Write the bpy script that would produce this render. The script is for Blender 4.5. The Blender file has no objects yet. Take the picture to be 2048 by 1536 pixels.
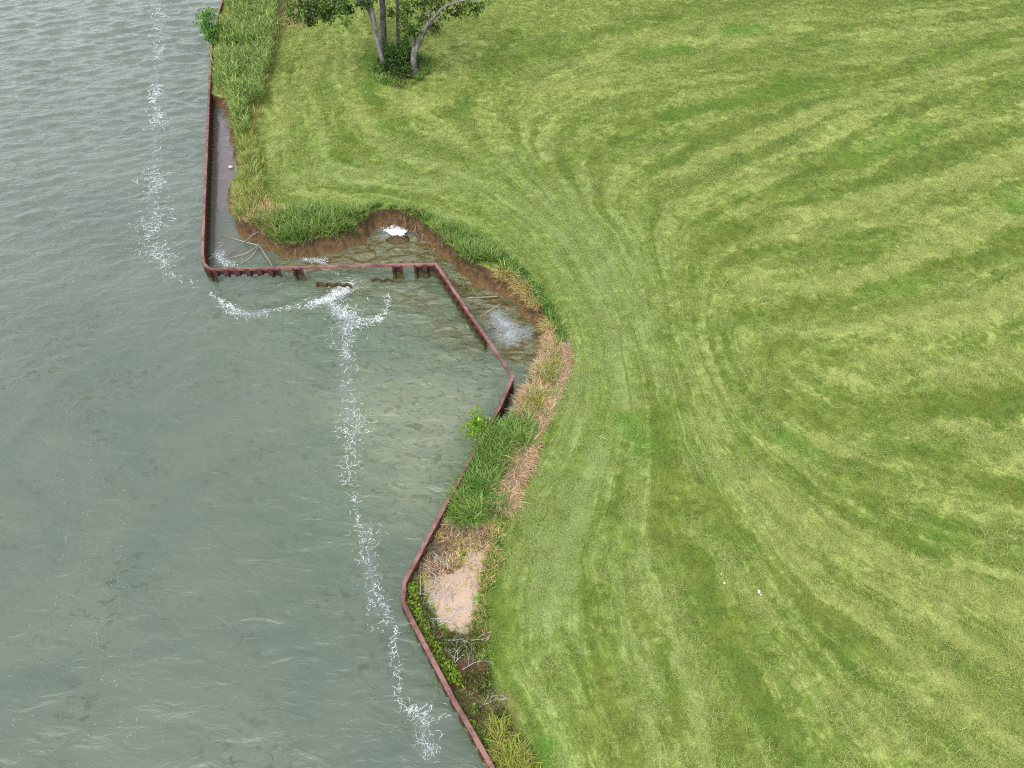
import bpy, math, random
import numpy as np
from mathutils import Vector

R = math.radians
rng = np.random.default_rng(7)
random.seed(7)
SC = bpy.context.scene
COL = SC.collection

# ------------------------------------------------------------------ camera, sky, sun, exposure
CAM_H = 24.0
PITCH = R(48.0)
FPX = 1420.0                                    # focal length in pixels of the 2048 px wide photograph
cam = bpy.data.cameras.new('camera')
cam.sensor_width = 36.0
cam.lens = FPX / 2048 * 36.0
cam.clip_start, cam.clip_end = 0.5, 3000.0
cam_o = bpy.data.objects.new('camera', cam)
cam_o.location = (0, 0, CAM_H)
cam_o.rotation_euler = (R(90) - PITCH, 0, 0)
COL.objects.link(cam_o)
SC.camera = cam_o

SUN_EL, SUN_AZ = R(58), R(205)
world = bpy.data.worlds.new('World')
SC.world = world
world.use_nodes = True
wn, wl = world.node_tree.nodes, world.node_tree.links
wn.clear()
sky = wn.new('ShaderNodeTexSky')
sky.sky_type = 'NISHITA'
sky.sun_disc = False
sky.sun_elevation, sky.sun_rotation = SUN_EL, SUN_AZ
sky.air_density, sky.dust_density, sky.ozone_density = 1.0, 2.2, 1.0
hs = wn.new('ShaderNodeHueSaturation')
hs.inputs['Saturation'].default_value = 0.3
bg = wn.new('ShaderNodeBackground')
bg.inputs['Strength'].default_value = 0.15
wo = wn.new('ShaderNodeOutputWorld')
wl.new(sky.outputs[0], hs.inputs['Color'])
wl.new(hs.outputs[0], bg.inputs['Color'])
wl.new(bg.outputs[0], wo.inputs['Surface'])

sun = bpy.data.lights.new('sun', 'SUN')
sun.energy, sun.angle, sun.color = 0.6, R(60), (1.0, 0.96, 0.9)
sun_o = bpy.data.objects.new('sun', sun)
sd = Vector((math.sin(SUN_AZ) * math.cos(SUN_EL), math.cos(SUN_AZ) * math.cos(SUN_EL), math.sin(SUN_EL)))
sun_o.rotation_euler = sd.to_track_quat('Z', 'Y').to_euler()
sun_o.location = (0, 0, 60)
COL.objects.link(sun_o)

SC.cycles.use_denoising = False
SC.cycles.filter_width = 1.15
SC.view_settings.view_transform = 'Standard'
SC.view_settings.look = 'None'
SC.view_settings.gamma = 1.0
SC.view_settings.use_curve_mapping = False
SC.view_settings.exposure = 1.56

# ------------------------------------------------------------------ survey: photograph pixel -> place on the ground
cp, sp = math.cos(PITCH), math.sin(PITCH)
def ray(px, py):
    u, v = (px - 1024) / FPX, -(py - 768) / FPX
    return Vector((u, cp + v * sp, -sp + v * cp))
def P(px, py, z=0.9):
    d = ray(px, py)
    t = (z - CAM_H) / d.z
    return Vector((d.x * t, d.y * t, z))
def U(px, py, Y):
    d = ray(px, py)
    t = Y / d.y
    return Vector((d.x * t, Y, CAM_H + d.z * t))
def PP(pts, z=0.9):
    return np.array([P(x, y, z)[:2] for x, y in pts])

# ------------------------------------------------------------------ numeric helpers
def sstep(a, b, x):
    t = np.clip((x - a) / (b - a), 0, 1)
    return t * t * (3 - 2 * t)
def vnoise(x, y, seed=0):
    xi, yi = np.floor(x).astype(np.int64), np.floor(y).astype(np.int64)
    fx, fy = x - xi, y - yi
    fx, fy = fx * fx * (3 - 2 * fx), fy * fy * (3 - 2 * fy)
    def h(a, b):
        n = (a * 374761393 + b * 668265263 + seed * 974634777) & 0x7fffffff
        n = ((n ^ (n >> 13)) * 1274126177) & 0x7fffffff
        return ((n ^ (n >> 16)) & 0xffff) / 65535.0
    return (h(xi, yi) * (1 - fx) + h(xi + 1, yi) * fx) * (1 - fy) + (h(xi, yi + 1) * (1 - fx) + h(xi + 1, yi + 1) * fx) * fy
def fbm(x, y, seed=0, o=4):
    s, a, t = 0, 1.0, 0
    for k in range(o):
        s = s + a * vnoise(x * 2 ** k, y * 2 ** k, seed + k * 17); t += a; a *= 0.5
    return s / t
def dist_poly(x, y, pl, closed=False):
    d = np.full(x.shape, 1e9)
    n = len(pl)
    for i in range(n if closed else n - 1):
        a, b = pl[i], pl[(i + 1) % n]
        ab = b - a
        L = ab @ ab + 1e-12
        t = np.clip(((x - a[0]) * ab[0] + (y - a[1]) * ab[1]) / L, 0, 1)
        d = np.minimum(d, np.hypot(x - a[0] - t * ab[0], y - a[1] - t * ab[1]))
    return d
def inside(x, y, pg):
    c = np.zeros(x.shape, bool)
    n = len(pg)
    for i in range(n):
        x1, y1 = pg[i]; x2, y2 = pg[(i + 1) % n]
        if y1 == y2: continue
        m = ((y1 > y) != (y2 > y)) & (x < (x2 - x1) * (y - y1) / (y2 - y1) + x1)
        c ^= m
    return c
def sdist(x, y, pg):                            # positive inside
    d = dist_poly(x, y, pg, True)
    return np.where(inside(x, y, pg), d, -d)
def pts_in(pg, n, r=rng):
    lo, hi = pg.min(0), pg.max(0)
    out = np.zeros((0, 2))
    while len(out) < n:
        q = lo + r.random((n * 2, 2)) * (hi - lo)
        out = np.vstack([out, q[inside(q[:, 0], q[:, 1], pg)]])
    return out[:n]

# ------------------------------------------------------------------ object helpers
def tag(o, label=None, cat=None, group=None, kind=None):
    if label: o['label'] = label
    if cat: o['category'] = cat
    if group: o['group'] = group
    if kind: o['kind'] = kind
    return o
def thing(name, loc, label, cat, group=None, rz=0):
    o = bpy.data.objects.new(name, None)
    o.empty_display_size = 0.3
    o.location = loc; o.rotation_euler = (0, 0, rz)
    COL.objects.link(o)
    return tag(o, label, cat, group)
def link(name, me, m=None, parent=None, loc=None):
    o = bpy.data.objects.new(name, me)
    if m is not None and not me.materials: me.materials.append(m)
    COL.objects.link(o)
    if parent is not None:
        o.parent = parent
        if loc is None:                          # geometry given in world space
            o.location = -Vector(parent.location)
    if loc is not None: o.location = loc
    return o
def mesh_np(name, v, faces, smooth=False, attrs=None, colors=None):
    """v (N,3); faces: list of arrays (M,k)"""
    me = bpy.data.meshes.new(name)
    v = np.ascontiguousarray(v, np.float32)
    me.vertices.add(len(v)); me.vertices.foreach_set('co', v.ravel())
    faces = [np.asarray(f, np.int32) for f in faces if len(f)]
    tot = np.concatenate([np.full(len(f), f.shape[1], np.int32) for f in faces])
    idx = np.concatenate([f.ravel() for f in faces])
    st = np.concatenate([[0], np.cumsum(tot)[:-1]]).astype(np.int32)
    me.loops.add(len(idx)); me.loops.foreach_set('vertex_index', idx)
    me.polygons.add(len(tot)); me.polygons.foreach_set('loop_start', st)
    me.polygons.foreach_set('loop_total', tot)
    if smooth: me.polygons.foreach_set('use_smooth', np.ones(len(tot), bool))
    me.update(calc_edges=True)
    for k, a in (attrs or {}).items():
        at = me.attributes.new(k, 'FLOAT', 'POINT')
        at.data.foreach_set('value', np.ascontiguousarray(a, np.float32))
    if colors is not None:
        at = me.attributes.new('col', 'FLOAT_COLOR', 'POINT')
        c = np.ones((len(v), 4), np.float32); c[:, :3] = colors
        at.data.foreach_set('color', c.ravel())
    return me
class Tubes:
    def __init__(s): s.v, s.f, s.n = [], [], 0
    def add(s, pts, rad, sides=6, cap=True):
        pts = [Vector(p) for p in pts]
        n = len(pts)
        rings = []
        prev = None
        for i, p in enumerate(pts):
            t = (pts[min(i + 1, n - 1)] - pts[max(i - 1, 0)]).normalized()
            if prev is None:
                a = t.orthogonal().normalized()
            else:
                a = (prev - t * prev.dot(t)).normalized()
            prev = a
            b = t.cross(a)
            r = rad[i] if hasattr(rad, '__len__') else rad
            for k in range(sides):
                an = 2 * math.pi * k / sides
                s.v.append(p + (a * math.cos(an) + b * math.sin(an)) * r)
        for i in range(n - 1):
            for k in range(sides):
                k2 = (k + 1) % sides
                o = s.n + i * sides
                s.f.append((o + k, o + k2, o + sides + k2, o + sides + k))
        if cap:
            s.f.append(tuple(s.n + k for k in reversed(range(sides))))
            s.f.append(tuple(s.n + (n - 1) * sides + k for k in range(sides)))
        s.n += n * sides
    def mesh(s, name, smooth=True):
        me = bpy.data.meshes.new(name)
        me.from_pydata([tuple(p) for p in s.v], [], s.f)
        if smooth: me.polygons.foreach_set('use_smooth', np.ones(len(me.polygons), bool))
        me.update()
        return me

# ------------------------------------------------------------------ materials
KLIT = 2.3
KVEG = 1.75
KBLADE = 1.25
def lin(c):
    c = c / 255.0
    return c / 12.92 if c <= 0.04045 else ((c + 0.055) / 1.055) ** 2.4
def C(r, g, b, k=KLIT):                         # display colour as lit -> surface colour
    return (lin(r) / k, lin(g) / k, lin(b) / k)
class NT:
    def __init__(s, name):
        s.m = bpy.data.materials.new(name); s.m.use_nodes = True
        s.t = s.m.node_tree; s.t.nodes.clear()
        s.out = s.t.nodes.new('ShaderNodeOutputMaterial')
        s.p = s.t.nodes.new('ShaderNodeBsdfPrincipled')
        s.t.links.new(s.p.outputs[0], s.out.inputs['Surface'])
        s.pos = None
    def n(s, typ, **kw):
        x = s.t.nodes.new(typ)
        for k, v in kw.items(): setattr(x, k, v)
        return x
    def set(s, sock, val):
        if isinstance(val, bpy.types.NodeSocket): s.t.links.new(val, sock)
        elif isinstance(val, (tuple, list)) and len(val) == 3 and sock.type == 'RGBA': sock.default_value = (*val, 1)
        else: sock.default_value = val
    def position(s):
        if s.pos is None: s.pos = s.n('ShaderNodeNewGeometry').outputs['Position']
        return s.pos
    def math(s, op, a, b=0.0, c=0.0, clamp=False):
        x = s.n('ShaderNodeMath', operation=op, use_clamp=clamp)
        s.set(x.inputs[0], a); s.set(x.inputs[1], b); s.set(x.inputs[2], c)
        return x.outputs[0]
    def ramp(s, x, a, b, lo=0.0, hi=1.0, smooth=True):
        q = s.n('ShaderNodeMapRange', interpolation_type='SMOOTHSTEP' if smooth else 'LINEAR')
        for i, v in enumerate((x, a, b, lo, hi)): s.set(q.inputs[i], v)
        return q.outputs[0]
    def noise(s, scale, detail=2.0, rough=0.5, dist=0.0, vec=None, col=False):
        x = s.n('ShaderNodeTexNoise')
        s.t.links.new(vec if vec is not None else s.position(), x.inputs['Vector'])
        x.inputs['Scale'].default_value = scale; x.inputs['Detail'].default_value = detail
        x.inputs['Roughness'].default_value = rough; x.inputs['Distortion'].default_value = dist
        return x.outputs['Color' if col else 'Fac']
    def attr(s, name, kind='GEOMETRY', out='Fac'):
        x = s.n('ShaderNodeAttribute', attribute_name=name, attribute_type=kind)
        return x.outputs[out]
    def mix(s, f, a, b, blend='MIX'):
        x = s.n('ShaderNodeMix', data_type='RGBA', blend_type=blend)
        s.set(x.inputs[0], f); s.set(x.inputs[6], a); s.set(x.inputs[7], b)
        return x.outputs[2]
    def vec(s, x, y, z=0.0):
        q = s.n('ShaderNodeCombineXYZ')
        for i, v in enumerate((x, y, z)): s.set(q.inputs[i], v)
        return q.outputs[0]
    def mapping(s, scale, rot=(0, 0, 0), vec=None):
        q = s.n('ShaderNodeMapping')
        s.t.links.new(vec if vec is not None else s.position(), q.inputs['Vector'])
        q.inputs['Scale'].default_value = scale; q.inputs['Rotation'].default_value = rot
        return q.outputs[0]
    def bump(s, h, dist, strength=1.0, normal=None):
        x = s.n('ShaderNodeBump')
        x.inputs['Distance'].default_value = dist; s.set(x.inputs['Strength'], strength)
        s.set(x.inputs['Height'], h)
        if normal is not None: s.set(x.inputs['Normal'], normal)
        return x.outputs[0]
    def base(s, c, rough=0.8, spec=0.3):
        s.set(s.p.inputs['Base Color'], c); s.set(s.p.inputs['Roughness'], rough)
        s.set(s.p.inputs['Specular IOR Level'], spec)
        return s

COL_CLIP = C(194, 206, 118, KVEG)
COL_CLIP2 = C(174, 195, 118, KVEG)
COL_MID = C(150, 171, 80, KVEG)
COL_DARK = C(106, 138, 52, KVEG)
COL_LUSH = C(108, 156, 52, KVEG)
COL_OLIVE = C(138, 152, 66, KVEG)

def lawn_colour(s, kind):
    """the colour of the mown grass from the streak attributes; kind = where the attributes live"""
    clip, lush, straw, pale = (s.attr(k, kind) for k in ('clip', 'lush', 'straw', 'pale'))
    u, w = s.attr('su', kind), s.attr('sw', kind)
    wig = s.math('MULTIPLY', s.math('SUBTRACT', s.noise(0.55, 3, 0.6), 0.5), 0.55)
    w2 = s.math('ADD', w, wig)
    sv = s.vec(s.math('MULTIPLY', u, 0.07), s.math('MULTIPLY', w2, 3.0), 0.0)
    sn = s.ramp(s.noise(1.0, 3.0, 0.6, 0.3, vec=sv), 0.32, 0.68)
    sv2 = s.vec(s.math('MULTIPLY', u, 0.30), s.math('MULTIPLY', w2, 7.5), 3.0)
    sn2 = s.ramp(s.noise(1.0, 3.0, 0.6, 0.8, vec=sv2), 0.35, 0.65)
    curl = s.ramp(s.noise(1.7, 4, 0.65, 1.4), 0.36, 0.64)
    m = s.math('ADD', clip, s.math('MULTIPLY', s.math('SUBTRACT', sn, 0.5), 0.75))
    m = s.math('ADD', m, s.math('MULTIPLY', s.math('SUBTRACT', sn2, 0.5), 0.42))
    m = s.math('ADD', m, s.math('MULTIPLY', s.math('SUBTRACT', curl, 0.5), 0.45))
    return clip, lush, straw, pale, m

def mat_ground():
    s = NT('ground')
    clip, lush, straw, pale, m = lawn_colour(s, 'GEOMETRY')
    n1 = s.noise(0.5, 4, 0.6, 0.4)
    n2 = s.noise(5.0, 4, 0.65, 0.6)
    n3 = s.noise(24.0, 3, 0.7)
    m2 = s.math('ADD', m, s.math('MULTIPLY', s.math('SUBTRACT', n2, 0.5), 0.7))
    g = s.mix(s.ramp(n1, 0.35, 0.65), COL_DARK, COL_OLIVE)
    g = s.mix(s.ramp(m2, 0.05, 0.55), g, COL_MID)
    cl = s.mix(pale, COL_CLIP, COL_CLIP2)
    g = s.mix(s.ramp(m2, 0.45, 0.95), g, cl)
    g = s.mix(s.math('MULTIPLY', lush, 0.8), g, COL_LUSH)
    g = s.mix(s.math('MULTIPLY', straw, 0.85), g, s.mix(n2, C(190, 150, 110), C(215, 180, 140)))
    g = s.mix(s.ramp(n3, 0.3, 0.75, 0.0, 0.5), g, C(70, 80, 32))
    # bare ground
    soil, mud, sand = s.attr('soil'), s.attr('mud'), s.attr('sand')
    sc = s.mix(s.ramp(s.noise(3.0, 5, 0.65, 0.5), 0.35, 0.65), C(96, 76, 56), C(146, 114, 76))
    sc = s.mix(s.ramp(s.noise(14.0, 3, 0.6), 0.5, 0.72, 0, 0.7), sc, C(58, 46, 38))
    zs = s.n('ShaderNodeSeparateXYZ'); s.t.links.new(s.position(), zs.inputs[0])
    zz = s.math('ADD', zs.outputs[2], s.math('MULTIPLY', s.math('SUBTRACT', s.noise(2.2, 4, 0.65), 0.5), 0.5))
    sc = s.mix(s.ramp(zz, 0.15, 0.45, 0.55, 0.0), sc, C(150, 118, 80))
    sc = s.mix(s.ramp(zz, 0.55, 0.75, 0.0, 0.6), sc, C(66, 52, 42))
    g = s.mix(s.ramp(s.math('ADD', soil, s.math('MULTIPLY', s.math('SUBTRACT', n2, 0.5), 0.6)), 0.35, 0.6), g, sc)
    litter = s.mix(s.ramp(s.noise(9.0, 5, 0.7, 0.6), 0.35, 0.65), C(92, 78, 58), C(160, 136, 106))
    g = s.mix(s.ramp(s.math('ADD', s.attr('litter'), s.math('MULTIPLY', s.math('SUBTRACT', n2, 0.5), 0.5)), 0.4, 0.65), g, litter)
    sd_ = s.mix(s.noise(2.2, 5, 0.6), C(224, 190, 162), C(238, 212, 186))
    sd_ = s.mix(s.ramp(s.noise(16.0, 4, 0.7), 0.56, 0.75, 0, 0.55), sd_, C(150, 112, 88))
    g = s.mix(s.ramp(s.math('ADD', sand, s.math('MULTIPLY', s.math('SUBTRACT', s.noise(2.6, 5, 0.75), 0.5), 1.7)), 0.45, 0.62), g, sd_)
    md = s.mix(s.noise(1.2, 4, 0.6), C(126, 114, 114), C(146, 134, 130))
    g = s.mix(s.ramp(mud, 0.3, 0.6), g, md)
    s.base(g, s.ramp(mud, 0.3, 0.7, 0.85, 0.16), s.ramp(mud, 0.3, 0.7, 0.15, 0.5))
    h = s.math('ADD', s.math('MULTIPLY', n3, 0.5), s.math('ADD', s.math('MULTIPLY', n2, 1.0), s.math('MULTIPLY', sn_clip(s, m2), 0.5)))
    s.set(s.p.inputs['Normal'], s.bump(h, 0.05, s.ramp(mud, 0.3, 0.6, 0.7, 0.06)))
    return s.m
def sn_clip(s, m): return s.ramp(m, 0.3, 0.9)

def leafy(s, c, trans=0.3, rough=0.6, spec=0.25):
    """thin leaf: reflected and transmitted light"""
    s.base(c, rough, spec)
    t = s.n('ShaderNodeBsdfTranslucent'); s.set(t.inputs['Color'], c)
    x = s.n('ShaderNodeMixShader'); x.inputs[0].default_value = trans
    s.t.links.new(s.p.outputs[0], x.inputs[1]); s.t.links.new(t.outputs[0], x.inputs[2])
    s.t.links.new(x.outputs[0], s.out.inputs['Surface'])
    return s.m
def mat_tuft(kind):
    s = NT('mown_grass' if kind == 'g' else 'grass_clippings')
    clip, lush, straw, pale, m = lawn_colour(s, 'INSTANCER')
    rnd = s.n('ShaderNodeObjectInfo').outputs['Random']
    r2 = s.attr('col', out='Fac')
    if kind == 'g':
        g = s.mix(s.ramp(rnd, 0.0, 1.0), COL_DARK, COL_OLIVE)
        mm = s.math('ADD', m, s.math('MULTIPLY', s.math('SUBTRACT', r2, 0.5), 0.5))
        g = s.mix(s.ramp(mm, 0.0, 0.6), g, COL_MID)
        g = s.mix(s.ramp(mm, 0.5, 1.0), g, s.mix(pale, COL_CLIP, COL_CLIP2))
        g = s.mix(lush, g, s.mix(r2, COL_LUSH, C(128, 172, 66, KVEG)))
        g = s.mix(s.math('MULTIPLY', straw, 0.8), g, C(206, 170, 120, KVEG))
    else:
        g = s.mix(s.ramp(r2, 0.2, 0.9), C(150, 174, 78, KVEG), C(202, 212, 128, KVEG))
        g = s.mix(s.math('MULTIPLY', pale, 0.7), g, COL_CLIP2)
        g = s.mix(s.ramp(rnd, 0.8, 1.0, 0, 0.3), g, C(196, 180, 108, KVEG))
    return leafy(s, g, 0.25, 0.7, 0.2)
def mat_blade(name='blade', trans=0.3, rough=0.55):
    s = NT(name)
    return leafy(s, s.attr('col', out='Color'), trans, rough)
def mat_rust(name, top, mid, low, z1, z2, stains=False):
    s = NT(name)
    z = s.n('ShaderNodeSeparateXYZ'); s.t.links.new(s.position(), z.inputs[0])
    zz = s.math('ADD', z.outputs[2], s.math('MULTIPLY', s.math('SUBTRACT', s.noise(5, 3, 0.6), 0.5), 0.22))
    n = s.noise(7, 5, 0.65)
    c = s.mix(s.ramp(zz, z1, z1 + 0.12), low, mid)
    c = s.mix(s.ramp(zz, z2, z2 + 0.1), c, top)
    if stains:
        c = s.mix(s.ramp(s.noise(0.9, 5, 0.7), 0.42, 0.62, 0, 0.75), c, C(112, 74, 66))
        c = s.mix(s.ramp(s.noise(2.6, 4, 0.7), 0.56, 0.66, 0, 0.6), c, C(176, 140, 130))
    c = s.mix(s.ramp(n, 0.5, 0.75, 0, 0.6), c, C(78, 42, 38))
    c = s.mix(s.ramp(s.noise(22, 4, 0.7), 0.58, 0.72, 0, 0.5), c, C(176, 130, 112))
    s.base(c, 0.75, 0.3)
    s.set(s.p.inputs['Normal'], s.bump(s.noise(30, 4, 0.6), 0.01, 0.6))
    return s.m
def mat_simple(name, c1, c2, scale=6, rough=0.8, spec=0.3, bump=0.0, stretch=(1, 1, 1)):
    s = NT(name)
    v = s.mapping(stretch)
    n = s.noise(scale, 5, 0.65, 0.3, vec=v)
    s.base(s.mix(s.ramp(n, 0.35, 0.65), c1, c2), rough, spec)
    if bump: s.set(s.p.inputs['Normal'], s.bump(n, bump, 0.8))
    return s.m
def mat_water():
    s = NT('lake_water')
    sh, pl, dark, green = (s.attr(k) for k in ('shallow', 'plume', 'calm', 'green'))
    n = s.noise(0.16, 4, 0.6, 0.8)
    n2 = s.noise(0.9, 4, 0.65, 1.2)
    c = s.mix(s.ramp(n, 0.3, 0.7), C(114, 129, 114), C(128, 141, 124))
    c = s.mix(s.math('MULTIPLY', green, 0.75), c, C(120, 140, 112))
    plm = s.math('ADD', pl, s.math('MULTIPLY', s.math('SUBTRACT', s.noise(0.5, 5, 0.7, 1.0), 0.5), s.math('MULTIPLY', pl, 2.2)))
    c = s.mix(s.ramp(plm, 0.05, 0.95), c, C(150, 160, 132))
    shm = s.math('ADD', sh, s.math('MULTIPLY', s.math('SUBTRACT', n2, 0.5), s.math('MULTIPLY', sh, 1.3)))
    c = s.mix(s.ramp(shm, 0.1, 0.9), c, s.mix(s.ramp(s.noise(1.3, 4, 0.6, 1.2, vec=s.mapping((0.9, 2.2, 1))), 0.42, 0.58), C(112, 98, 48), C(142, 146, 112)))  # pale stripes over the olive: sky reflection on ripples, put into the colour
    c = s.mix(s.math('MULTIPLY', dark, 0.9), c, C(128, 132, 118))
    fl = s.noise(2.3, 3, 0.55, 0.9, vec=s.mapping((1.0, 1.5, 1), (0, 0, R(35))))  # dark olive flecks: wave facets without sky reflection, painted into the colour
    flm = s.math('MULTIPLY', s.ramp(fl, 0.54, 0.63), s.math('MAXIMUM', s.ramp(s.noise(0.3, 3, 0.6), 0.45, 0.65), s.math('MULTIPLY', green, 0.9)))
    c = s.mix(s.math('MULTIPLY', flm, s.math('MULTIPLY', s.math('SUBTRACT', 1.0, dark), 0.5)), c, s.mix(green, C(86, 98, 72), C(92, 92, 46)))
    s.base(c, 0.05, 0.5)
    s.p.inputs['IOR'].default_value = 1.36
    v1 = s.mapping((1.0, 2.0, 1.0), (0, 0, R(12)))
    yy = s.n('ShaderNodeSeparateXYZ'); s.t.links.new(s.position(), yy.inputs[0])
    b1 = s.noise(0.95, 4, 0.52, 0.9, vec=v1)
    b2 = s.noise(7.0, 3, 0.55, 0.6, vec=v1)
    b3 = s.noise(2.4, 3, 0.5, 0.5, vec=v1)
    h = s.math('ADD', b1, s.math('ADD', s.math('MULTIPLY', b3, 0.2), s.math('MULTIPLY', b2, 0.03)))
    s.set(s.p.inputs['Normal'], s.bump(h, 0.15, s.math('MULTIPLY', s.ramp(dark, 0, 1, 0.9, 0.10), s.math('ADD', s.ramp(yy.outputs[1], 8, 40, 0.5, 1.0), s.math('ADD', s.math('MULTIPLY', sh, 0.9), s.math('MULTIPLY', green, 0.5))))))
    return s.m
M = {}
M['ground'] = mat_ground()
M['tuft'] = mat_tuft('g'); M['clip'] = mat_tuft('c')
M['blade'] = mat_blade('grass_blade', 0.3, 0.5)
M['leaf'] = mat_blade('leaf', 0.35, 0.45)
M['cap'] = mat_rust('rusty_cap', C(182, 134, 126), C(170, 120, 112), C(150, 104, 98), -1, -0.5, True)
M['sheet'] = mat_rust('rusty_sheet', C(112, 62, 60), C(72, 50, 40), C(104, 96, 50), 0.25, 0.52)
M['stump'] = mat_rust('rusty_stump', C(116, 100, 56), C(96, 84, 44), C(80, 72, 40), -0.3, 0.1)
M['bark'] = mat_simple('bark', C(120, 110, 110), C(186, 178, 178), 5, 0.85, 0.2, 0.03, (1, 1, 0.35))
M['bark_dark'] = mat_simple('dark_bark', C(78, 72, 72), C(142, 134, 136), 5, 0.85, 0.2, 0.03, (1, 1, 0.35))
M['dead'] = mat_simple('bleached_wood', (0.26, 0.25, 0.24), (0.46, 0.45, 0.44), 9, 0.8, 0.2)
M['stalk'] = mat_simple('pale_stalk', C(196, 180, 150), C(226, 214, 188), 9, 0.7, 0.2)
M['wet_wood'] = mat_simple('weathered_wood', C(128, 112, 104), C(170, 156, 148), 9, 0.7, 0.3)
def mat_foam(name, cover, c1, c2):
    """bubbles and painted glints with water showing between them"""
    s = NT(name)
    n = s.noise(18, 3, 0.6)
    s.base(s.mix(n, c1, c2), 0.6, 0.3)
    t = s.n('ShaderNodeBsdfTransparent')
    x = s.n('ShaderNodeMixShader'); s.set(x.inputs[0], s.ramp(n, 0.3, 0.7, cover - .2, cover + .2))
    s.t.links.new(t.outputs[0], x.inputs[1]); s.t.links.new(s.p.outputs[0], x.inputs[2])
    s.t.links.new(x.outputs[0], s.out.inputs['Surface'])
    return s.m
M['foam'] = mat_foam('foam', 0.78, (0.6, 0.63, 0.63), (0.78, 0.8, 0.8))
M['notchfoam'] = mat_foam('dense_foam', 0.85, (0.6, 0.62, 0.62), (0.75, 0.76, 0.76))
M['flecks'] = mat_foam('glint_flecks', 0.5, (0.4, 0.42, 0.42), (0.6, 0.62, 0.62))
M['thinfoam'] = mat_foam('thin_foam', 0.6, C(188, 204, 206), C(226, 236, 236))
M['plastic'] = mat_simple('pale_plastic', (.5, .46, .32), (.62, .58, .44), 9, 0.4, 0.5)
M['white'] = mat_simple('white_litter', (0.6, 0.6, 0.6), (0.75, 0.75, 0.75), 9, 0.6, 0.4)
M['plate'] = mat_simple('pale_metal', C(190, 180, 200), C(240, 238, 242), 1.2, 0.4, 0.5)
M['soil'] = mat_simple('soil', C(96, 68, 46), C(150, 106, 66), 6, 0.9, 0.15, 0.03)
M['peat'] = mat_simple('wet_soil', C(72, 60, 36), C(112, 92, 48), 6, 0.6, 0.3, 0.03)
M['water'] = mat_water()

# ------------------------------------------------------------------ the plan of the shore
ZCAP, ZL = 0.9, 0.9
wall_px = [(444, 0), (431, 45), (423, 87), (418, 180), (413, 300), (408.5, 400), (404.6, 505), (407, 526), (416, 535), (427, 537.5),
           (871, 527), (1026, 753), (998, 815), (918, 958), (808, 1165), (806, 1204), (905, 1396), (985, 1536)]
WALL = [P(x, y, ZCAP) for x, y in wall_px]
WALL.insert(0, WALL[0] + (WALL[0] - WALL[1]).normalized() * 14)
WALL.append(WALL[-1] + (WALL[-1] - WALL[-2]).normalized() * 7)
WALL2 = np.array([p[:2] for p in WALL])
I_FRONT0, I_CORNER, I_TIP = 10, 11, 12           # indices into WALL of (427,537) (871,527) (1026,753)
bank_px = [(418, 213), (432, 217), (448, 221), (457, 245), (461, 275), (466, 305), (474, 340), (470, 360), (463, 385), (457, 405),
           (458, 425), (466, 440), (472, 470), (490, 480), (512, 490), (535, 505), (560, 517), (590, 521), (640, 512), (680, 508),
           (708, 500), (728, 490), (746, 472), (760, 458), (790, 452), (822, 460), (838, 474), (852, 488), (872, 502), (890, 520),
           (905, 537), (915, 554), (935, 564), (955, 575), (972, 584), (1000, 594), (1015, 605), (1035, 627), (1055, 645), (1075, 668),
           (1084, 692), (1080, 722), (1066, 747), (1048, 768), (1034, 790), (1024, 815), (1014, 838), (1000, 852), (982, 858)]
BANK = PP(bank_px, 0.0)
i_top = 4                                        # the bank leaves the wall near (418,180)-(413,300)
t_ = np.linspace(0, 1, 60)
def along(i, t): return WALL2[i] * (1 - t) + WALL2[i + 1] * t
def nearest_on_wall(q, lo, hi):
    best = None
    for i in range(lo, hi):
        for t in t_:
            p = along(i, t); d = np.hypot(*(p - q))
            if best is None or d < best[0]: best = (d, p, i)
    return best
_, S0, i0 = nearest_on_wall(BANK[0], 3, 6)
_, S1, i1 = nearest_on_wall(BANK[-1], 12, 15)
FAR = 420.0
LAND = np.array([*WALL2[:i0 + 1], S0, *BANK[1:-1], S1, *WALL2[i1 + 1:], (WALL2[-1][0] + 40, -90), (FAR, -90), (FAR, FAR), (WALL2[0][0] + 4, FAR)])
LANDWALL_A = np.array([*WALL2[:i0 + 1], S0])
LANDWALL_B = np.array([S1, *WALL2[i1 + 1:]])
# polygon of everything on the land side of the wall (basins included)
LEE = np.array([*WALL2, (WALL2[-1][0] + 40, -90), (FAR, -90), (FAR, FAR), (WALL2[0][0] + 4, FAR)])

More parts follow.
